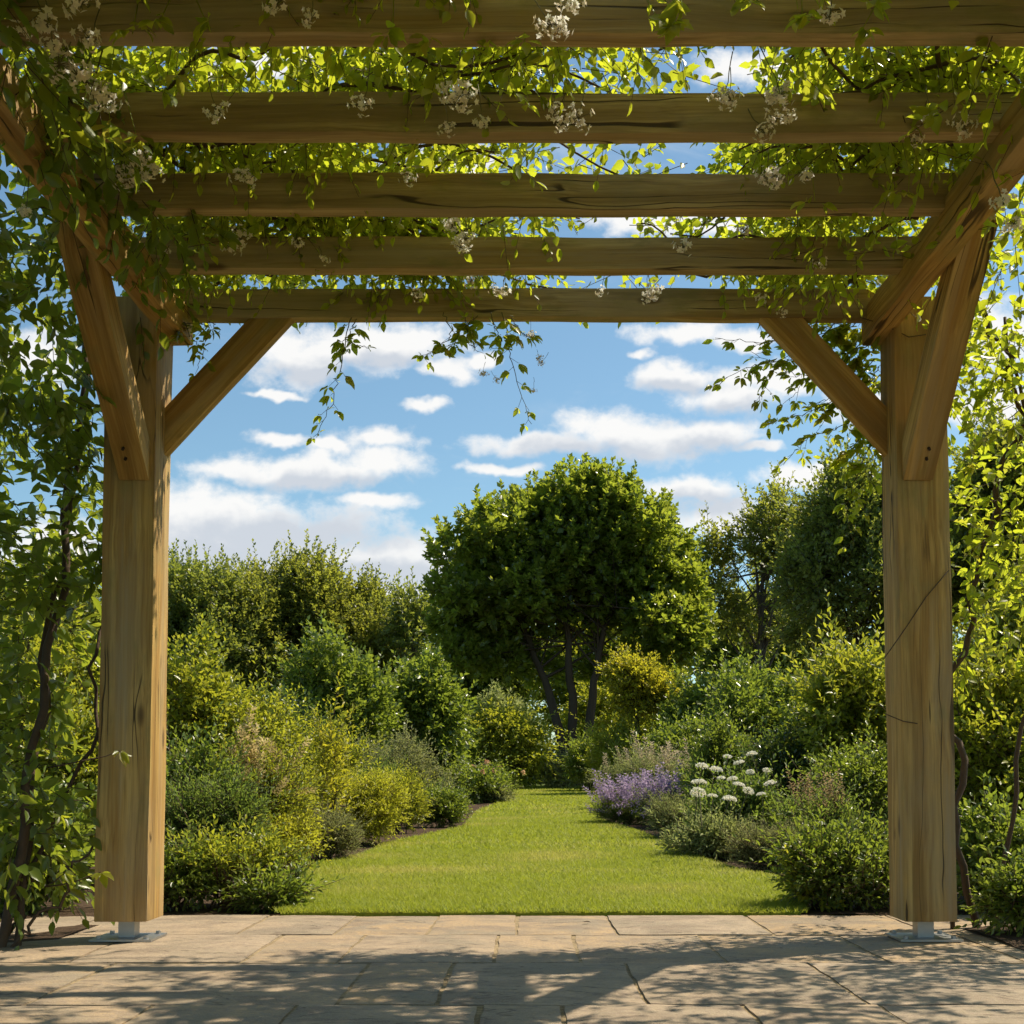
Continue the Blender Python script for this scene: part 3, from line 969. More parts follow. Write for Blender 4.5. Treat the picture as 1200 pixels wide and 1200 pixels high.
def hanging(root, g, pts, size=.040, step=.055, r=.0022, spread=.055):
    mb = MB()
    p = np.asarray(pts, float)
    # smooth polyline
    t = np.linspace(0, 1, len(p)); tt = np.linspace(0, 1, 26)
    q = np.stack([np.interp(tt, t, p[:, i]) for i in range(3)], -1)
    for _ in range(3): q[1:-1] = (q[:-2] + q[1:-1] * 2 + q[2:]) / 4
    q[1:-1] += g.normal(size=(24, 3)) * .004
    tube(mb, q, np.linspace(r, r * .45, 26), 5, 0)
    ln = np.sum(np.linalg.norm(np.diff(q, axis=0), axis=1))
    n = max(3, int(ln / step))
    for i in range(n):
        s_ = (i + .7 + g.uniform(-.2, .2)) / n
        j = min(24, int(s_ * 25))
        c = q[j]
        T = nrm(q[j + 1] - q[j])
        a = g.uniform(0, 6.283)
        d = np.array((math.cos(a), math.sin(a) * .25, -.25)) + T * .5
        e = c + nrm(d) * spread * g.uniform(.3, .8)
        add_twigs(mb, c[None], e[None], r * .5, r * .35, 0)
        sz = size * (1.1 - .45 * s_)
        sprig(mb, e, d, sz, g, 5 if g.random() < .7 else 3, 1)
        if g.random() < .35: sprig(mb, c, -d, sz * .7, g, 3, 1)
    o = mb.build('hanging_shoot', [M['greentwig'], M['vine']], root)
    return o


def vine_density(x, y):
    d = np.where(x < -.15, 1.15, np.where(x < .25, .8, .6))
    d = np.where(x > .95, .85, d)
    d = d * np.where((x > .05) & (x < .75) & (y > 3.7), .45, 1)
    d = d * np.where((x > -.3) & (x < .2) & (y > 3.2), 1.25, 1)
    return d


def blossom_proto(g, n, rad):
    mb = MB()
    tube(mb, curve((0, 0, -.01), (.02, .01, .12), 6, 0, .004), np.linspace(.0012, .0018, 6), 4, 1)
    for i in range(n):
        u = nrm(g.normal(size=3)); c = u * rad * g.uniform(.35, 1.35) * np.array((1, 1, .8))
        ax = nrm(u + g.normal(size=3) * .4)
        s1 = nrm(np.cross(ax, (.3, .5, .8))); s2 = np.cross(ax, s1)
        m = 5; a = np.arange(m) * 2 * math.pi / m + g.uniform(0, 6)
        T = s1[None] * np.cos(a)[:, None] + s2[None] * np.sin(a)[:, None] + ax[None] * .35
        add_leaves(mb, np.repeat(c[None], m, 0), T, np.repeat(ax[None], m, 0),   .0105 * g.uniform(.8, 1.2), .0078, g.random(m), 0)
        add_twigs(mb, np.zeros((1, 3)), c[None], .0008, .0006, 1)
    return mb


BL = []


def blossom(root, g, p, scale=1.0):
    if len(BL) < 4:
        ob = blossom_proto(g, (18, 26, 22, 34)[len(BL)], (.026, .034, .030, .040)[len(BL)]).build('blossom', [M['blush'], M['greentwig']])
        BL.append(ob)
    else:
        ob = BL[g.integers(4)].copy(); COL.objects.link(ob)
    ob.parent = root
    ob.location = Vector(p) - root.location
    ob.rotation_euler = (g.normal() * .35, g.normal() * .35, g.uniform(0, 6))
    ob.scale = (scale, scale, scale)


def atz(px, py, z):
    a, d, e = ray(px, py)
    t = (z - CAMH) / e
    return np.array((a * t, d * t, z))


def climber(side):
    g = np.random.default_rng(51 if side < 0 else 62)
    if side < 0:
        root = thing('climbing_rose', 'dense climber with big drooping leaves and pale blossom covering the shadier post and most rafters', 'climber', (-1.86, 4.62, 0))
    else:
        root = thing('climbing_rose', 'lighter, airy climber with small sunlit leaves on the far side of the pergola', 'climber', (1.92, 4.95, 0))
    f, s = MB(), MB()
    # main stems from the ground
    if side < 0:
        st = [((-1.93, 4.42, -.02), (-1.80, 4.75, 1.2), (-1.83, 4.86, 2.5), .020), ((-1.88, 4.45, -.02), (-2.0, 4.9, 1.1), (-1.72, 4.80, 2.5), .015),
              ((-2.05, 4.40, -.02), (-2.25, 4.7, 1.0), (-2.1, 4.5, 2.45), .014), ((-2.0, 4.45, -.02), (-1.65, 4.75, .5), (-1.70, 4.82, 1.5), .010),
              ((-1.9, 4.43, -.02), (-1.75, 4.5, .16), (-1.62, 4.56, .42), .007), ((-2.1, 4.4, -.02), (-2.2, 4.5, .8), (-2.35, 4.5, 1.7), .011)]
    else:
        st = [((1.86, 5.0, -.02), (1.70, 5.0, .9), (1.98, 5.0, 1.75), .017), ((1.98, 5.0, 1.7), (2.15, 4.9, 2.3), (1.75, 4.7, 2.55), .013),
              ((1.95, 5.05, -.02), (2.25, 5.1, 1.2), (1.95, 4.8, 2.5), .011), ((1.74, 4.95, -.02), (1.62, 4.95, 1.0), (1.66, 4.85, 2.45), .010)]
    for a, m, b, r in st:
        tube(s, curve(a, b, 22, 0, .035, m), np.linspace(r, r * .6, 22), 7, rough=.15)
    # runners across the roof
    N = 30 if side < 0 else 22
    allp = []
    M2 = N + (16 if side < 0 else 12)  # extra runners over the unseen near roof, added to block sky light
    for i in range(M2):
        y0 = 1.6 + 3.35 * (i + g.random()) / N if i < N else -.7 + 2.3 * (i - N + g.random()) / (M2 - N)
        x0 = side * g.uniform(1.3, 1.75)
        x1 = side * g.uniform(-.45, .5) if side < 0 else side * g.uniform(.05, .9)
        n = 24
        t = np.linspace(0, 1, n)
        ph, ph2 = g.uniform(0, 6, 2)
        x = x0 + (x1 - x0) * t
        y = y0 + .22 * np.sin(t * 5 + ph) + .08 * np.sin(t * 13 + ph2)
        z = 2.585 + .07 * np.abs(np.sin(t * 7 + ph2)) + .10 * t * (1 - t) * 4 * g.random() + .03
        p = np.stack([x, np.minimum(y, 4.95), z], -1)
        tube(s, p, np.linspace(g.uniform(.007, .012), .003, n), 5, rough=.1)
        allp.append(p)
    Pts = np.concatenate(allp)
    w = np.clip(vine_density(Pts[:, 0], Pts[:, 1]), .02, 3)
    n = 5400 if side < 0 else 3600
    k = g.choice(len(Pts), n, p=w / w.sum())
    P = Pts[k] + g.normal(size=(n, 3)) * np.array((.07, .07, .035)) + np.abs(g.normal(size=(n, 1))) * np.array((0, 0, .10))
    D = nrm(np.stack([g.normal(size=n) * .8 + .1 * side, g.normal(size=n) * .7, g.normal(size=n) * .45 + .25], -1))
    foliate(f, g, P, D, .18, 8, .050, .033, 1.1, .35, True, s, .0018, .35, .8)
    # shoots that drop between and in front of the rafters
    n = 1050 if side < 0 else 420
    k = g.choice(len(Pts), n, p=w / w.sum())
    P = Pts[k] + g.normal(size=(n, 3)) * np.array((.06, .05, .02)) - np.array((0, .05, .04))
    D = nrm(np.stack([g.normal(size=n) * .6, -.25 + g.normal(size=n) * .4, -.9 + g.normal(size=n) * .3], -1))
    foliate(f, g, P, D, .16, 6, .052, .034, 1.0, .2, True, s, .0015, .3, .7)
    # growth over the beam and outside it
    if side < 0:
        L = [(-1.50, 4.2, 2.52, .22, .6, .16), (-1.50, 3.2, 2.52, .26, .7, .20), (-1.55, 2.5, 2.52, .3, .5, .22), (-1.85, 4.3, 2.25, .28, .6, .35), (-1.95, 3.5, 2.25, .3, .6, .40),
             (-1.30, 3.0, 2.52, .18, .5, .14), (-1.25, 3.8, 2.5, .16, .4, .12)]
        fb = MB()
        P, D = shoots(g, L, 640, .3, .5, -.05, .7)
        foliate(fb, g, P, D, .18, 6, .080, .046, 1.0, .4, True, s, .0018, .4, .6)
        L = [(-2.02, 4.75, 1.75, .24, .35, .62), (-1.93, 4.8, 1.25, .17, .3, .45), (-2.3, 4.6, 1.4, .25, .4, .8), (-2.05, 4.6, .62, .26, .30, .42), (-1.86, 4.7, .45, .12, .16, .25),
             (-1.72, 4.75, 1.9, .08, .15, .4), (-2.0, 4.55, .35, .3, .25, .2)]
        P, D = shoots(g, L, 520, .35, .6, .15, .6, .12)
        foliate(fb, g, P, D, .20, 6, .084, .046, 1.05, .4, True, s, .002, .45, .5)
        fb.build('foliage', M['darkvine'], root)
        for (px, py, y) in ((140, 880, 4.40), (118, 1022, 4.42), (70, 955, 4.40), (75, 1022, 4.40)):
            q = at(px, py, y)
            for j in range(2): sprig(f, q, (.5 + .3 * j, -.3, -.6), .058, g, 3)
            tube(s, curve(q, (-1.80, 4.5, q.z - .06), 6, .01, .004), np.linspace(.0018, .003, 6), 4)
    else:
        L = [(1.52, 4.3, 2.52, .16, .5, .12), (1.50, 3.2, 2.53, .20, .7, .16), (1.48, 2.4, 2.53, .22, .5, .18), (1.20, 3.2, 2.52, .2, .5, .12), (1.12, 4.2, 2.52, .18, .35, .10), (1.75, 4.6, 2.3, .12, .4, .2), (1.62, 4.9, 2.3, .2, .12, .22), (1.75, 3.9, 2.45, .3, .5, .2), (2.3, 4.3, 2.35, .45, .5, .35), (2.2, 3.4, 2.4, .5, .5, .35), (2.55, 4.6, 1.7, .3, .4, .6)]
        P, D = shoots(g, L, 900, .3, .5, .0, .7)
        foliate(f, g, P, D, .17, 6, .060, .034, 1.0, .4, True, s, .0016, .35, .8)
        L = [(1.98, 4.95, 1.95, .16, .35, .50), (2.15, 5.0, 1.5, .2, .4, .5), (1.80, 4.95, 1.45, .10, .25, .4), (1.85, 4.9, 2.35, .14, .3, .2)]
        P, D = shoots(g, L, 260, .25, .6, .1, .6)
        foliate(f, g, P, D, .20, 6, .056, .033, 1.05, .35, True, s, .0016, .35, 1.0)
        # a thin stem wound round the post
        for pts in ([(1036, 772), (1062, 735), (1085, 700), (1112, 668)], [(1036, 836), (1058, 845), (1075, 848)], [(1008, 372), (1035, 380), (1065, 395), (1085, 392)]):
            q = [at(x, y, PY - .012 if x > 1050 else PY + .03) for x, y in pts]
            tube(s, np.array([tuple(v) for v in q]), .0022, 5)
    f.build('foliage', M['vine'], root)
    s.build('stem', M['twig'], root)
    # trailing shoots against the sky
    H = ([[(412, 372), (400, 425), (390, 470), (371, 513)], [(418, 374), (404, 400), (432, 408)], [(520, 366), (530, 395), (505, 412), (496, 420)], [(545, 366), (548, 400), (560, 412)], [(575, 366), (585, 395), (575, 410)],
          [(588, 366), (596, 405), (606, 450), (623, 497)], [(598, 370), (612, 392), (622, 392)], [(560, 370), (538, 388), (528, 410)], [(212, 372), (225, 395), (240, 412), (232, 432)], [(205, 380), (250, 378), (258, 392)]]
         if side < 0 else
         [[(1010, 372), (960, 392), (900, 402), (838, 396)], [(985, 372), (940, 420), (880, 428), (838, 452)], [(1020, 385), (980, 440), (930, 440), (880, 412)], [(1025, 420), (980, 470), (930, 490), (900, 495)],
          [(1028, 450), (990, 500), (950, 510), (918, 545)], [(1030, 400), (1000, 440), (985, 470), (960, 500)], [(1025, 380), (1000, 400), (1005, 430)], [(1030, 470), (1005, 520), (985, 540), (960, 535)],
          [(1028, 500), (1010, 545), (990, 590), (1000, 640)], [(1020, 375), (960, 380), (905, 432), (890, 470)], [(1030, 430), (1015, 460), (1000, 500)],
          [(1032, 400), (985, 415), (945, 445), (925, 470)], [(1032, 440), (1000, 455), (965, 470), (940, 478)], [(1005, 376), (985, 395), (970, 420)], [(1032, 480), (1012, 500), (1000, 540), (1006, 570)], [(960, 376), (935, 392), (905, 385)], [(1030, 520), (1020, 560), (1012, 600)], [(1120, 330), (1135, 380), (1128, 430)], [(1180, 420), (1160, 460), (1140, 500)], [(1195, 480), (1150, 520), (1125, 560)]])
    for pts in H:
        y = 4.60 if side < 0 else 4.80
        hanging(root, g, [tuple(at(x, yy, y + .02 * i)) for i, (x, yy) in enumerate(pts)], .060 if side < 0 else .066, .046 if side < 0 else .040)
    # leaves hanging close in front of the near rafters
    close = ([(155, 40, 2.42), (185, 30, 2.42), (245, 35, 2.42), (460, 45, 2.38), (500, 60, 2.4), (615, 55, 2.4), (630, 70, 2.4), (560, 62, 2.42), (130, 85, 2.4), (205, 90, 2.4), (130, 150, 2.35), (90, 140, 2.35), (160, 160, 2.38), (620, 120, 2.4)]
             if side < 0 else [(790, 22, 2.40), (800, 8, 2.42), (770, 20, 2.42), (940, 18, 2.44), (1020, 12, 2.44), (880, 5, 2.44), (1010, 35, 2.43), (935, 10, 2.43), (955, 235, 2.42), (1065, 225, 2.42)])
    mb = MB()
    for (px, py, z) in close:
        p = atz(px, py, z)
        for j in range(2):
            d = np.array((g.normal() * .6, -.3 + g.normal() * .3, -.4))
            sprig(mb, p + g.normal(size=3) * .015, d, .060 * g.uniform(.8, 1.15), g, g.integers(3, 6))
        top = p + np.array((g.normal() * .04, .05, .16))
        add_twigs(mb, top[None], p[None], .0018, .0012)
    mb.build('foliage', M['vine'], root)
    B = ([(90, 88, 2.40, 1.5), (70, 75, 2.40, 1.3), (108, 105, 2.40, 1.4), (125, 118, 2.40, 1.0), (55, 28, 2.40, 1.2), (62, 55, 2.38, 1.0), (95, 5, 2.42, 1.2), (105, 45, 2.40, .9), (20, 42, 2.40, .9), (138, 205, 2.44, 1.0), (160, 198, 2.44, 1.2), (180, 205, 2.44, 1.0), (170, 185, 2.46, .9),
          (150, 215, 2.43, .8), (268, 287, 2.45, 1.0), (282, 278, 2.45, .9), (290, 210, 2.45, .9), (278, 205, 2.45, .8), (190, 295, 2.44, .8), (255, 133, 2.45, .8), (425, 122, 2.44, .9), (540, 112, 2.44, 1.2), (548, 120, 2.43, 1.0), (525, 108, 2.46, .9), (565, 145, 2.43, .8),
          (525, 150, 2.43, .7), (650, 130, 2.43, .8), (660, 143, 2.43, .7), (678, 138, 2.43, .9), (478, 208, 2.45, .8), (540, 290, 2.44, 1.1), (530, 265, 2.5, 1.3), (545, 280, 2.46, 1.0), (350, 285, 2.45, .8), (380, 305, 2.44, .6), (490, 345, 2.44, .8), (590, 342, 2.44, .9), (580, 340, 2.45, .7),
          (552, 330, 2.47, .8), (645, 28, 2.40, .9), (655, 32, 2.40, .9), (672, 8, 2.42, .9), (325, 5, 2.42, 1.0), (365, 22, 2.40, .7), (30, 250, 2.2, .8)]
         if side < 0 else [(915, 112, 2.46, 1.1), (905, 115, 2.46, .8), (912, 138, 2.44, .8), (928, 138, 2.43, .7), (895, 155, 2.43, .8), (848, 113, 2.45, .9), (855, 115, 2.46, .7), (1092, 142, 2.44, .9), (1072, 160, 2.44, .8), (1130, 148, 2.44, .9), (910, 208, 2.45, 1.0), (898, 207, 2.45, .8),
                           (945, 208, 2.45, .9), (872, 270, 2.48, .8), (800, 290, 2.45, 1.0), (890, 350, 2.45, .9), (918, 366, 2.44, .6), (705, 342, 2.46, .7), (765, 343, 2.46, 1.0), (760, 346, 2.45, .7), (1175, 238, 2.2, 1.1), (1188, 262, 2.2, .9), (972, 20, 2.42, 1.0), (960, 310, 2.45, .7)])
    for (px, py, z, sc) in B: blossom(root, g, atz(px, py, z), sc)
    if side < 0:
        for (px, py) in ((622, 392), (632, 420), (634, 425), (582, 445), (625, 458), (566, 438)): blossom(root, g, at(px, py, 4.6), .45)
    return root


climber(-1)
climber(1)

# ------------------------------------------------------------------ garden, far to near
# far woods that close the view
def woods():
    g = np.random.default_rng(5)
    f = MB()
    L = []
    for i in range(70):
        x = -60 + 120 * (i + g.random()) / 70
        y = 62 + g.uniform(-5, 10)
        h = g.uniform(7.5, 10.5)
        L.append((x, y, .6 + h * .5, g.uniform(1.6, 3), 2.0, h * .55))
    P, D = shoots(g, L, 14000, .5, .6, .5, .5)
    foliate(f, g, P, D, .7, 7, .34, .20, 1.0, .1)
    tag(f.build('woods', M['wood']), 'far belt of green woodland closing the view behind the garden trees', 'woods', kind='stuff')


woods()

GB = 'trees standing behind the garden'
tree('broadleaf_tree', 'medium tree behind the post with the steel foot, its crown cut by the post edge', 'tree', 228, 43, 664, 190, 880, (.19, .12), M['wood'], 5000, 9, .62, GB, nb=18, nlobes=20, lump=.36, strays=.16, gap=(.8, .25, 3))
tree('broadleaf_tree', 'tallest olive-green tree of the row left of the round-crowned lawn tree', 'tree', 338, 45, 652, 190, 880, (.19, .12), M['woodolive'], 5200, 9, .62, GB, nb=22, nlobes=24, lump=.34, strays=.16, gap=(.8, .25, 5))
tree('broadleaf_tree', 'lower olive-green tree just beside the tallest one of its row', 'tree', 415, 46, 682, 150, 880, (.19, .12), M['woodolive'], 3600, 9, .55, GB, nb=16, nlobes=18, lump=.36, strays=.16, gap=(.9, .25, 8))
tree('broadleaf_tree', 'thin pointed see-through tree between the olive row and the round-crowned tree', 'tree', 486, 44, 684, 96, 860, (.2, .12), M['wood'], 1000, 9, .6, GB, bark='greybark', nb=20, gap=(1.2, .45, 4), shell=.2)
tree('broadleaf_tree', 'tree seen past the leafy climber, behind the outer edge of the terrace', 'tree', 40, 40, 640, 190, 880, (.19, .12), M['wood'], 4800, 9, .62, GB, nb=16)
tree('broadleaf_tree', 'open airy tree with bare twigs showing the sky, behind the big dark shrub', 'tree', 888, 36, 562, 150, 800, (.17, .10), M['woodolive'], 2600, 9, .55, GB, bark='greybark', nb=44, gap=(.9, .5, 9), shell=.15, nlobes=14, lump=.36)
tree('broadleaf_tree', 'full dark tree behind the brace of the post with the wound stem', 'tree', 1008, 26, 552, 180, 830, (.15, .095), M['wood'], 4000, 9, .5, GB, nb=20, nlobes=22, lump=.30, strays=.16, gap=(.8, .3, 6))
tree('broadleaf_tree', 'low dark tree filling the gap behind the airy tree', 'tree', 905, 42, 690, 170, 840, (.24, .15), M['wood'], 3400, 9, .6, GB, nb=12)
tree('broadleaf_tree', 'tall hazy dark tree rising above the golden shrubs at the picture edge', 'tree', 1170, 27, 505, 180, 790, (.18, .11), M['woodolive'], 4200, 9, .5, GB, nb=18, nlobes=20, lump=.3, strays=.1)
tree('broadleaf_tree', 'sunlit pale green tree low behind the stems of the round-crowned tree, towards the heather mound', 'tree', 570, 50, 722, 150, 895, (.22, .13), M['mid'], 3600, 9, .6, GB, nb=12, nlobes=16, lump=.36, strays=.1)
tree('broadleaf_tree', 'sunlit yellow-green tree low behind the small clipped tree', 'tree', 715, 48, 716, 170, 895, (.22, .13), M['bright'], 3600, 9, .6, GB, nb=12, nlobes=16, lump=.36, strays=.1)
tree('round_tree', 'big round-crowned tree with dark dense leaves and several stems at the end of the lawn', 'tree', 664, 33, 531, 326, 800, (.215, .150), M['central'], 8200, 9, .40, None, trunk_r=.125, trunks=3,
     up=.75, base_dx=.25, shell=.45, jit=.35, nb=64, strays=.10,
     lobes=[(665.0, 662.3, 93.1), (614.6, 681.3, 64.7), (724.9, 673.7, 72.5), (555.8, 731.6, 33.3), (594.4, 656.1, 45.1), (625.6, 624.8, 43.1), (661.4, 615.8, 41.2), (701.4, 613.9, 41.2), (734.9, 632.4, 41.2), (783.8, 698.4, 35.3), (766.6, 741.1, 39.2), (595.6, 750.6, 35.3), (567.1, 763.0, 21.6), (789.5, 731.6, 21.6), (645.5, 637.1, 58.8), (695.8, 641.9, 58.8), (745.8, 688.9, 52.9), (605.1, 707.9, 38.8), (750.8, 628.6, 33.3), (774.5, 657.1, 31.4), (790.4, 681.3, 25.2), (607.2, 613.4, 31.4), (575.2, 640.0, 33.3), (554.3, 660.4, 25.2), (536.8, 690.8, 21.6), (546.2, 709.8, 25.2), (685.5, 592.8, 23.4), (649.5, 602.5, 25.2), (718.9, 606.3, 27.0), (548.1, 760.1, 16.2), (798.0, 700.3, 16.2), (678.1, 588, 40), (694.9, 582, 30), (657.1, 586, 34), (713.4, 594, 32), (641.1, 604, 30), (528, 700, 24), (533, 735, 26), (548, 765, 22), (803, 690, 26), (802, 735, 26), (788, 768, 22), (531.8, 660, 18), (795.0, 650, 22), (763.8, 628, 26), (577.3, 622, 26), (545, 772, 24), (588, 776, 28), (635, 782, 20), (705, 780, 22), (750, 772, 28), (790, 764, 24)])
tree('small_round_tree', 'small clipped round tree with golden new tips on a short trunk', 'tree', 747, 26, 776, 90, 850, (.10, .06), M['golden'], 1700, 8, .26, None, trunk_r=.07, nlobes=9, nb=10, lump=.35)

BG = 'shrubs filling the garden borders'
def S(label, *a, **k):
    return shrub(k.pop('name', 'garden_shrub'), label, k.pop('cat', 'shrub'), *a, group=k.pop('group', BG), **k)

# behind, either side of the lawn's end
S('pale green shrub with creamy upper leaves under the round-crowned tree', 590, 38, 790, 90, (.17, .08), M['sage'], n=900, k=8, Ls=.4)
S('bright yellow-green arching shrub left of the tree stems', 590, 30, 812, 120, (.14, .07), M['bright'], n=1500, k=8, Ls=.45, up=.2)
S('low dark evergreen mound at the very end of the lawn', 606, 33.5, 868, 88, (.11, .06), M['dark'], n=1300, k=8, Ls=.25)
S('sunlit green bush glimpsed behind the dark tree stems', 712, 42, 770, 150, (.2, .11), M['bright'], n=1500, k=8, Ls=.5)
S('low grey-green shrub at the foot of the round-crowned tree', 660, 31, 880, 56, (.10, .05), M['grey'], n=800, k=8, Ls=.3)
S('loose yellow-green shrub beneath the small clipped tree', 735, 26, 832, 112, (.11, .045), M['bright'], n=1500, k=9, Ls=.45, up=.8)
S('second loose green shrub leaning towards the lawn from beneath the clipped tree', 698, 28, 850, 70, (.11, .05), M['mid'], n=900, k=8, Ls=.4, up=.8)
S('dark bush with pale glints right of the small clipped tree', 812, 25, 770, 80, (.12, .07), M['mid'], n=1200, k=8, Ls=.35)
S('green shrub filling the gap behind the pale lavender plumes', 800, 22, 830, 110, (.10, .06), M['mid'], n=1200, k=8, Ls=.35)
# left
S('glossy dark shrub with light-catching leaves left of the bright arching shrub', 497, 22, 745, 118, (.13, .08), M['mid'], n=1700, k=8, Ls=.4)
S('tall green shrub with pale upright tips below the tallest olive tree', 385, 20, 728, 140, (.12, .075), M['mid'], n=2000, k=8, Ls=.45, up=.9)
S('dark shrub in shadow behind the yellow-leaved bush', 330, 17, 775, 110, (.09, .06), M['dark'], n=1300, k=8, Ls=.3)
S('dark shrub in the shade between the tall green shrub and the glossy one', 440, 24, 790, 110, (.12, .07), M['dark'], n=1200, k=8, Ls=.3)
S('big sunlit yellow-green shrub hugging the back of the post with the steel foot', 222, 9.5, 722, 150, (.065, .036), M['bright'], n=1700, k=9, Ls=.28, up=.75)
S('yellowish leafy shrub below and beside the big sunlit one', 290, 9.8, 800, 170, (.060, .030), M['bright'], n=1600, k=9, Ls=.28, up=.6)
S('heather-like rounded mound dotted with brown seed heads', 458, 15, 854, 132, (.05, .018), M['grey'], n=1900, k=9, Ls=.2, up=.8)
r, L, P, g, h = S('loose shrub with small pink rose buds beside the far lawn', 558, 21, 886, 92, (.075, .04), M['mid'], n=900, k=8, Ls=.3, name='rose_bush', cat='rose bush')
for i in range(11):
    q = P[np.argsort(-P[:, 2])[g.integers(0, 160)]] + g.normal(size=3) * np.array((.2, .1, .06)) + np.array((.1, -.1, .16))
    if i == 0:
        mb = MB()
        u = nrm(g.normal(size=(26, 3)) + np.array((0, 0, .4)))
        add_leaves(mb, u * .015, u + g.normal(size=(26, 3)) * .5, u, .040, .034, g.random(26), 0)
        bud = mb.build('flower', M['pink'])
        ob = bud
    else:
        ob = bud.copy(); COL.objects.link(ob)
    ob.parent = r; ob.location = Vector(q) - r.location; ob.rotation_euler = (g.uniform(0, 1), g.uniform(0, 1), g.uniform(0, 6))
S('small grey-leaved plant below the pink rose buds', 577, 21, 918, 42, (.06, .025), M['grey'], n=420, k=8, Ls=.2)
S('rounded golden-green bush glowing in the middle of the sunny border', 412, 10.9, 882, 126, (.036, .015), M['lime'], n=2300, k=10, Ls=.15, up=.7)
S('yellow-green bush leaning out behind the golden one', 468, 12.4, 896, 70, (.042, .017), M['bright'], n=1100, k=10, Ls=.18, up=.9)
S('compact fresh green mound ending the sunny border at the lawn', 517, 13.6, 916, 62, (.045, .02), M['mid'], n=1100, k=9, Ls=.17, up=.8)
S('upright green perennial squeezed between the golden bush and the heather mound', 430, 13.4, 880, 80, (.045, .014), M['feather'], n=900, k=10, Ls=.25, up=1.2)
S('soft grey-green cotton lavender mound on the lawn edge', 384, 9.0, 938, 88, (.026, .007), M['grey'], n=1900, k=11, Ls=.13, up=.8, name='grey_mound')
r, L, P, g, h = S('feathery shrub with straw-coloured plumes in front of the yellowish one', 300, 8.2, 846, 140, (.042, .016), M['bright'], n=1100, k=9, Ls=.22, up=.7, name='plume_shrub')
top = P[np.argsort(-P[:, 2])[:420]]
pts = top[g.integers(0, 420, 44)] + np.array((0, -.05, .04))
spikes(r, 'plume', M['straw'], g, pts, nrm(g.normal(size=(44, 3)) * .45 + np.array((0, -.2, 1))), .20, .035, 60, .030, lw=.45)
S('dark green feathery bush at the side of the post with the steel foot', 238, 6.7, 892, 112, (.040, .011), M['feather'], n=1500, k=11, Ls=.20, up=.7)
S('leafy shrub with bare fanned stems at the paving edge', 268, 5.85, 958, 160, (.042, .019), M['bright'], n=620, k=8, Ls=.14, zlow=.42, nstem=44, full=True, up=.5)
S('loose bright shrub with long leaves above the cotton lavender', 312, 8.7, 900, 96, (.055, .022), M['bright'], n=560, k=8, Ls=.2, full=True, up=.6)
S('young shoot with orange leaf tips rising above the plumes', 385, 9.4, 800, 42, (.06, .024), M['golden'], n=110, k=9, Ls=.3, up=1.4, full=True, nstem=5)
S('green leafy shrub with broad leaves crowding behind the fanned-stem shrub', 215, 7.6, 850, 120, (.052, .026), M['mid'], n=900, k=8, Ls=.22, strays=.1)
S('sunny bush with narrow leaves between the feathery bush and the cotton lavender', 322, 8.0, 930, 90, (.040, .015), M['lime'], n=650, k=9, Ls=.16)
S('small leafy shrub hard against the post with the steel foot, at lawn level', 205, 5.75, 985, 90, (.04, .02), M['mid'], n=420, k=8, Ls=.13, full=True, zlow=.1, strays=.1, nstem=16)
S('spindly green shrub with long bare shoots in the gap behind the golden bush', 372, 12.5, 838, 90, (.06, .026), M['bright'], n=520, k=9, Ls=.3, strays=.25)
S('low leafy plant spreading at the foot of the fanned-stem shrub', 316, 5.75, 1018, 86, (.04, .018), M['mid'], n=330, k=7, Ls=.13, full=True, strays=.12)
S('untidy green shrub leaning over the lavender from the big dark shrub', 842, 12.2, 838, 90, (.055, .028), M['mid'], n=800, k=9, Ls=.24, strays=.15)
S('light yellow-green bush seen through the big-leaved climber', 60, 9.0, 690, 170, (.06, .034), M['bright'], n=1900, k=9, Ls=.25)
S('golden bush beside the terrace behind the climber stems', 90, 7.0, 800, 150, (.05, .026), M['bright'], n=1300, k=9, Ls=.2)
S('shaded low shrub at the foot of the big-leaved climber', 20, 5.6, 900, 150, (.06, .032), M['mid'], n=900, k=8, Ls=.2, full=True)
# right
S('big dark shrub with shiny leaves behind the white flower heads', 885, 14, 750, 165, (.075, .045), M['mid'], n=2600, k=8, Ls=.28, nl=10)
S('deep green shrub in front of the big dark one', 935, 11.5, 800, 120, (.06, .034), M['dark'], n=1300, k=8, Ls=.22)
S('tall bright shrub with arching yellow shoots before the post with the wound stem', 1000, 11.2, 706, 130, (.092, .042), M['bright'], n=1000, k=9, Ls=.40, up=.6, full=True, strays=.14)
S('tangled green shrub low behind the post with the wound stem', 1010, 9.4, 850, 120, (.05, .026), M['mid'], n=1100, k=8, Ls=.24)
r, L, P, g, h = S('grey-green shrub with pale pinkish plumes above the lavender', 768, 18, 872, 118, (.055, .016), M['sage'], n=1500, k=10, Ls=.3, up=.9, name='plume_shrub')
top = P[np.argsort(-P[:, 2])[:500]]
pts = top[g.integers(0, 500, 34)] + np.array((-.05, -.1, .08))
spikes(r, 'plume', M['pinkplume'], g, pts, nrm(g.normal(size=(34, 3)) * .35 + np.array((-.2, -.1, 1))), .34, .03, 40, .045, lw=.35)
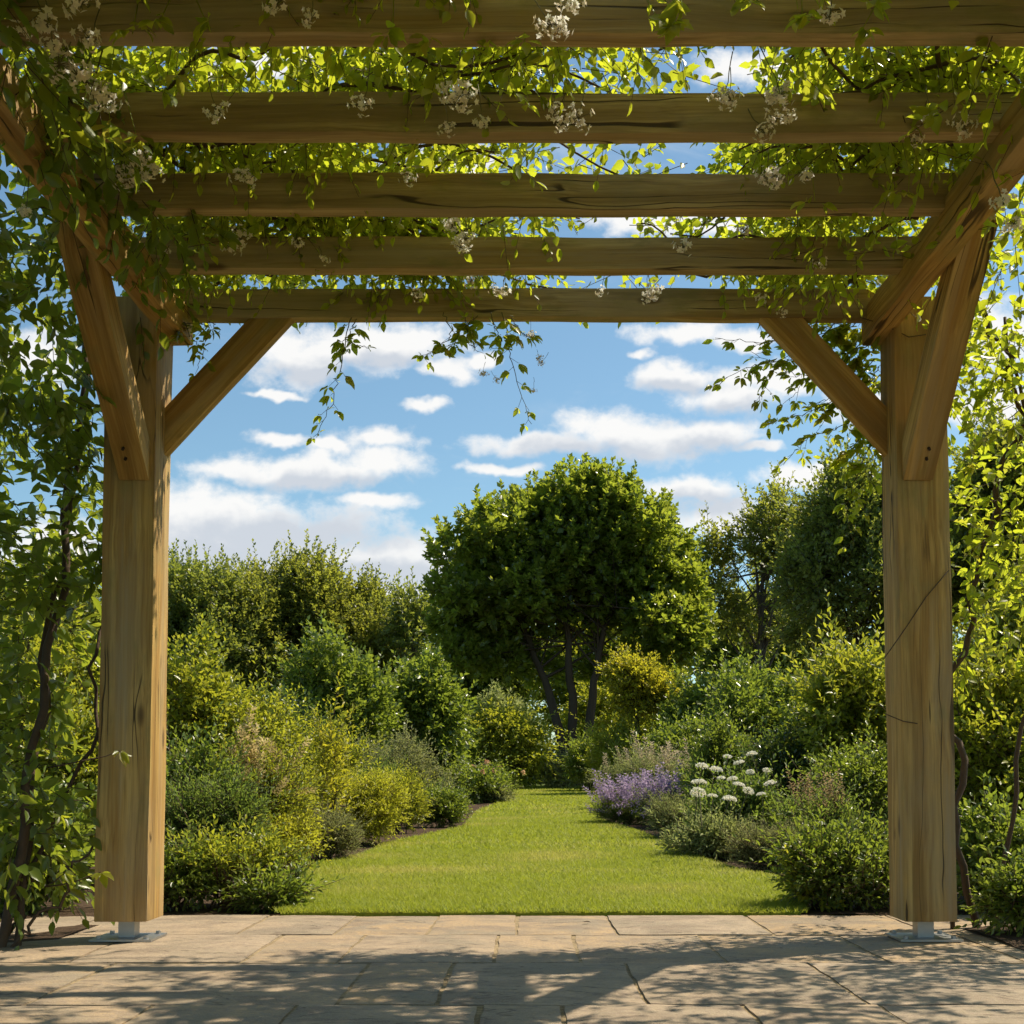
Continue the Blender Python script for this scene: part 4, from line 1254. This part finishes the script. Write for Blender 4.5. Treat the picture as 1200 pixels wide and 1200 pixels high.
for (lab, px, Y, yt, w) in (('purple lavender clump spilling furthest onto the lawn', 734, 14.2, 908, 78), ('second lavender clump, mostly green below its purple tops', 786, 13.4, 900, 86)):
    r, L, P, g, h = S(lab, px, Y, yt + 22, w, (.045, .010), M['feather'], n=1000, k=10, Ls=.2, up=.8, name='lavender', cat='lavender', group='lavender clumps beside the lawn')
    top = P[np.argsort(-P[:, 2])[:500]]
    pts = top[g.integers(0, 500, 98)] + np.array((-.04, -.05, .10)) + g.normal(size=(98, 3)) * np.array((.10, .06, .05))
    spikes(r, 'flower_spike', M['lavender'], g, pts, nrm(g.normal(size=(98, 3)) * .55 + np.array((-.3, -.2, 1))), .27, .020, 24, .034, lw=.55)
S('low green mound with pale upright spikes next to the lavender', 800, 11.4, 932, 78, (.03, .008), M['sage'], n=1700, k=10, Ls=.15, up=.9, name='grey_mound')
r, L, P, g, h = S('tall leafy plant topped with flat cream-white flower heads', 862, 9.6, 902, 108, (.062, .026), M['feather'], n=520, k=9, Ls=.26, up=1.3, out=.4, name='stonecrop', cat='flowering plant', full=True)
# flat white flower heads
def flower_head(mb, g, rad):
    n = 170
    u = nrm(g.normal(size=(n, 3)) * np.array((1, 1, .8)) + np.array((0, 0, .25)))
    u[:, 2] = np.abs(u[:, 2]) - .12
    P0 = u * rad * g.uniform(.85, 1.08, (n, 1)) * np.array((1, 1, .48))
    add_leaves(mb, P0, u + g.normal(size=(n, 3)) * .7, u + g.normal(size=(n, 3)) * .5, .0125, .0115, g.random(n), 0)
    tube(mb, curve((0, 0, .01), (.02, .03, -.26), 6, 0, .004), np.linspace(.0035, .003, 6), 5, 1)
heads = [(823, 898), (839, 902), (853, 887), (881, 884), (866, 894), (819, 917), (845, 912), (858, 913), (879, 905), (899, 903), (818, 929), (835, 933), (855, 937), (877, 927), (892, 931), (866, 920), (903, 918)]
hp = []
for i, (x, y) in enumerate(heads):
    if i < 3:
        mb = MB(); flower_head(mb, g, .040); ob = mb.build('flower_head', [M['white'], M['greentwig']]); hp.append(ob)
    else:
        ob = hp[i % 3].copy(); COL.objects.link(ob)
    ob.parent = r
    ob.location = at(x, y, 9.5 - .022 * (y - 885) + g.normal() * .05) - r.location
    ob.rotation_euler = (g.normal() * .25 + .15, g.normal() * .25, g.uniform(0, 6))
    s_ = g.uniform(.65, 1.25); ob.scale = (s_, s_ * g.uniform(.85, 1.1), s_)
S('silvery leafy clump below the white flower heads', 835, 9.3, 952, 92, (.055, .018), M['sage'], n=800, k=9, Ls=.17, up=.8, full=True, name='grey_mound')
S('neat grey cotton lavender ball nearest the terrace', 902, 8.1, 962, 88, (.024, .006), M['grey'], n=2200, k=11, Ls=.12, up=.8, name='grey_mound')
r, L, P, g, h = S('tall thin perennial with brown seed spikes beside the white flowers', 960, 8.5, 925, 110, (.06, .016), M['feather'], n=480, k=9, Ls=.28, up=1.3, name='spiky_perennial', cat='perennial')
top = P[np.argsort(-P[:, 2])[:300]]
pts = top[g.integers(0, 300, 40)] + np.array((0, -.03, .12))
spikes(r, 'flower_spike', M['brownspike'], g, pts, nrm(g.normal(size=(40, 3)) * .25 + np.array((-.1, 0, 1))), .26, .014, 30, .022, lw=.5)
S('low loose green shrub at the corner of the paving', 992, 5.75, 962, 136, (.038, .018), M['mid'], n=1000, k=8, Ls=.15, full=True, strays=.14)
S('few pale leaves on a stray shoot reaching over the paving', 955, 5.75, 1010, 44, (.05, .024), M['lime'], n=60, k=6, Ls=.16, full=True, nstem=5)
S('bright yellow-green shrub filling the outer side of the post with the wound stem', 1165, 6.3, 730, 150, (.060, .030), M['bright'], n=1300, k=9, Ls=.26, full=True)
S('tall sunlit shrub rising above the bright one beside the terrace', 1185, 8.6, 590, 150, (.066, .034), M['bright'], n=2000, k=9, Ls=.32)
S('deep green shrub low in the corner beside the terrace', 1175, 5.6, 930, 120, (.05, .026), M['mid'], n=700, k=8, Ls=.18, full=True)
S('leafy tuft growing at the outer edge of the paving', 1195, 4.75, 1000, 80, (.042, .022), M['mid'], n=240, k=7, Ls=.13, full=True)
S('dark bush in the shade behind the tall sunlit shrub', 1110, 12, 720, 150, (.07, .04), M['mid'], n=1500, k=8, Ls=.25)

# a dry leaf lying on the paving
mb = MB()
add_leaves(mb, np.array([[0., 0, 0]]), np.array([[1., .3, .05]]), np.array([[0., .2, 1]]), .035, .022, .5, 0, True)
c = gp(683, 1083)
fl = mb.build('fallen_leaf', M['bark'], None, loc=(0, 0, 0))
fl.location = (c.x, c.y, .010)
tag(fl, 'single dry brown leaf lying on the sunlit paving', 'leaf')
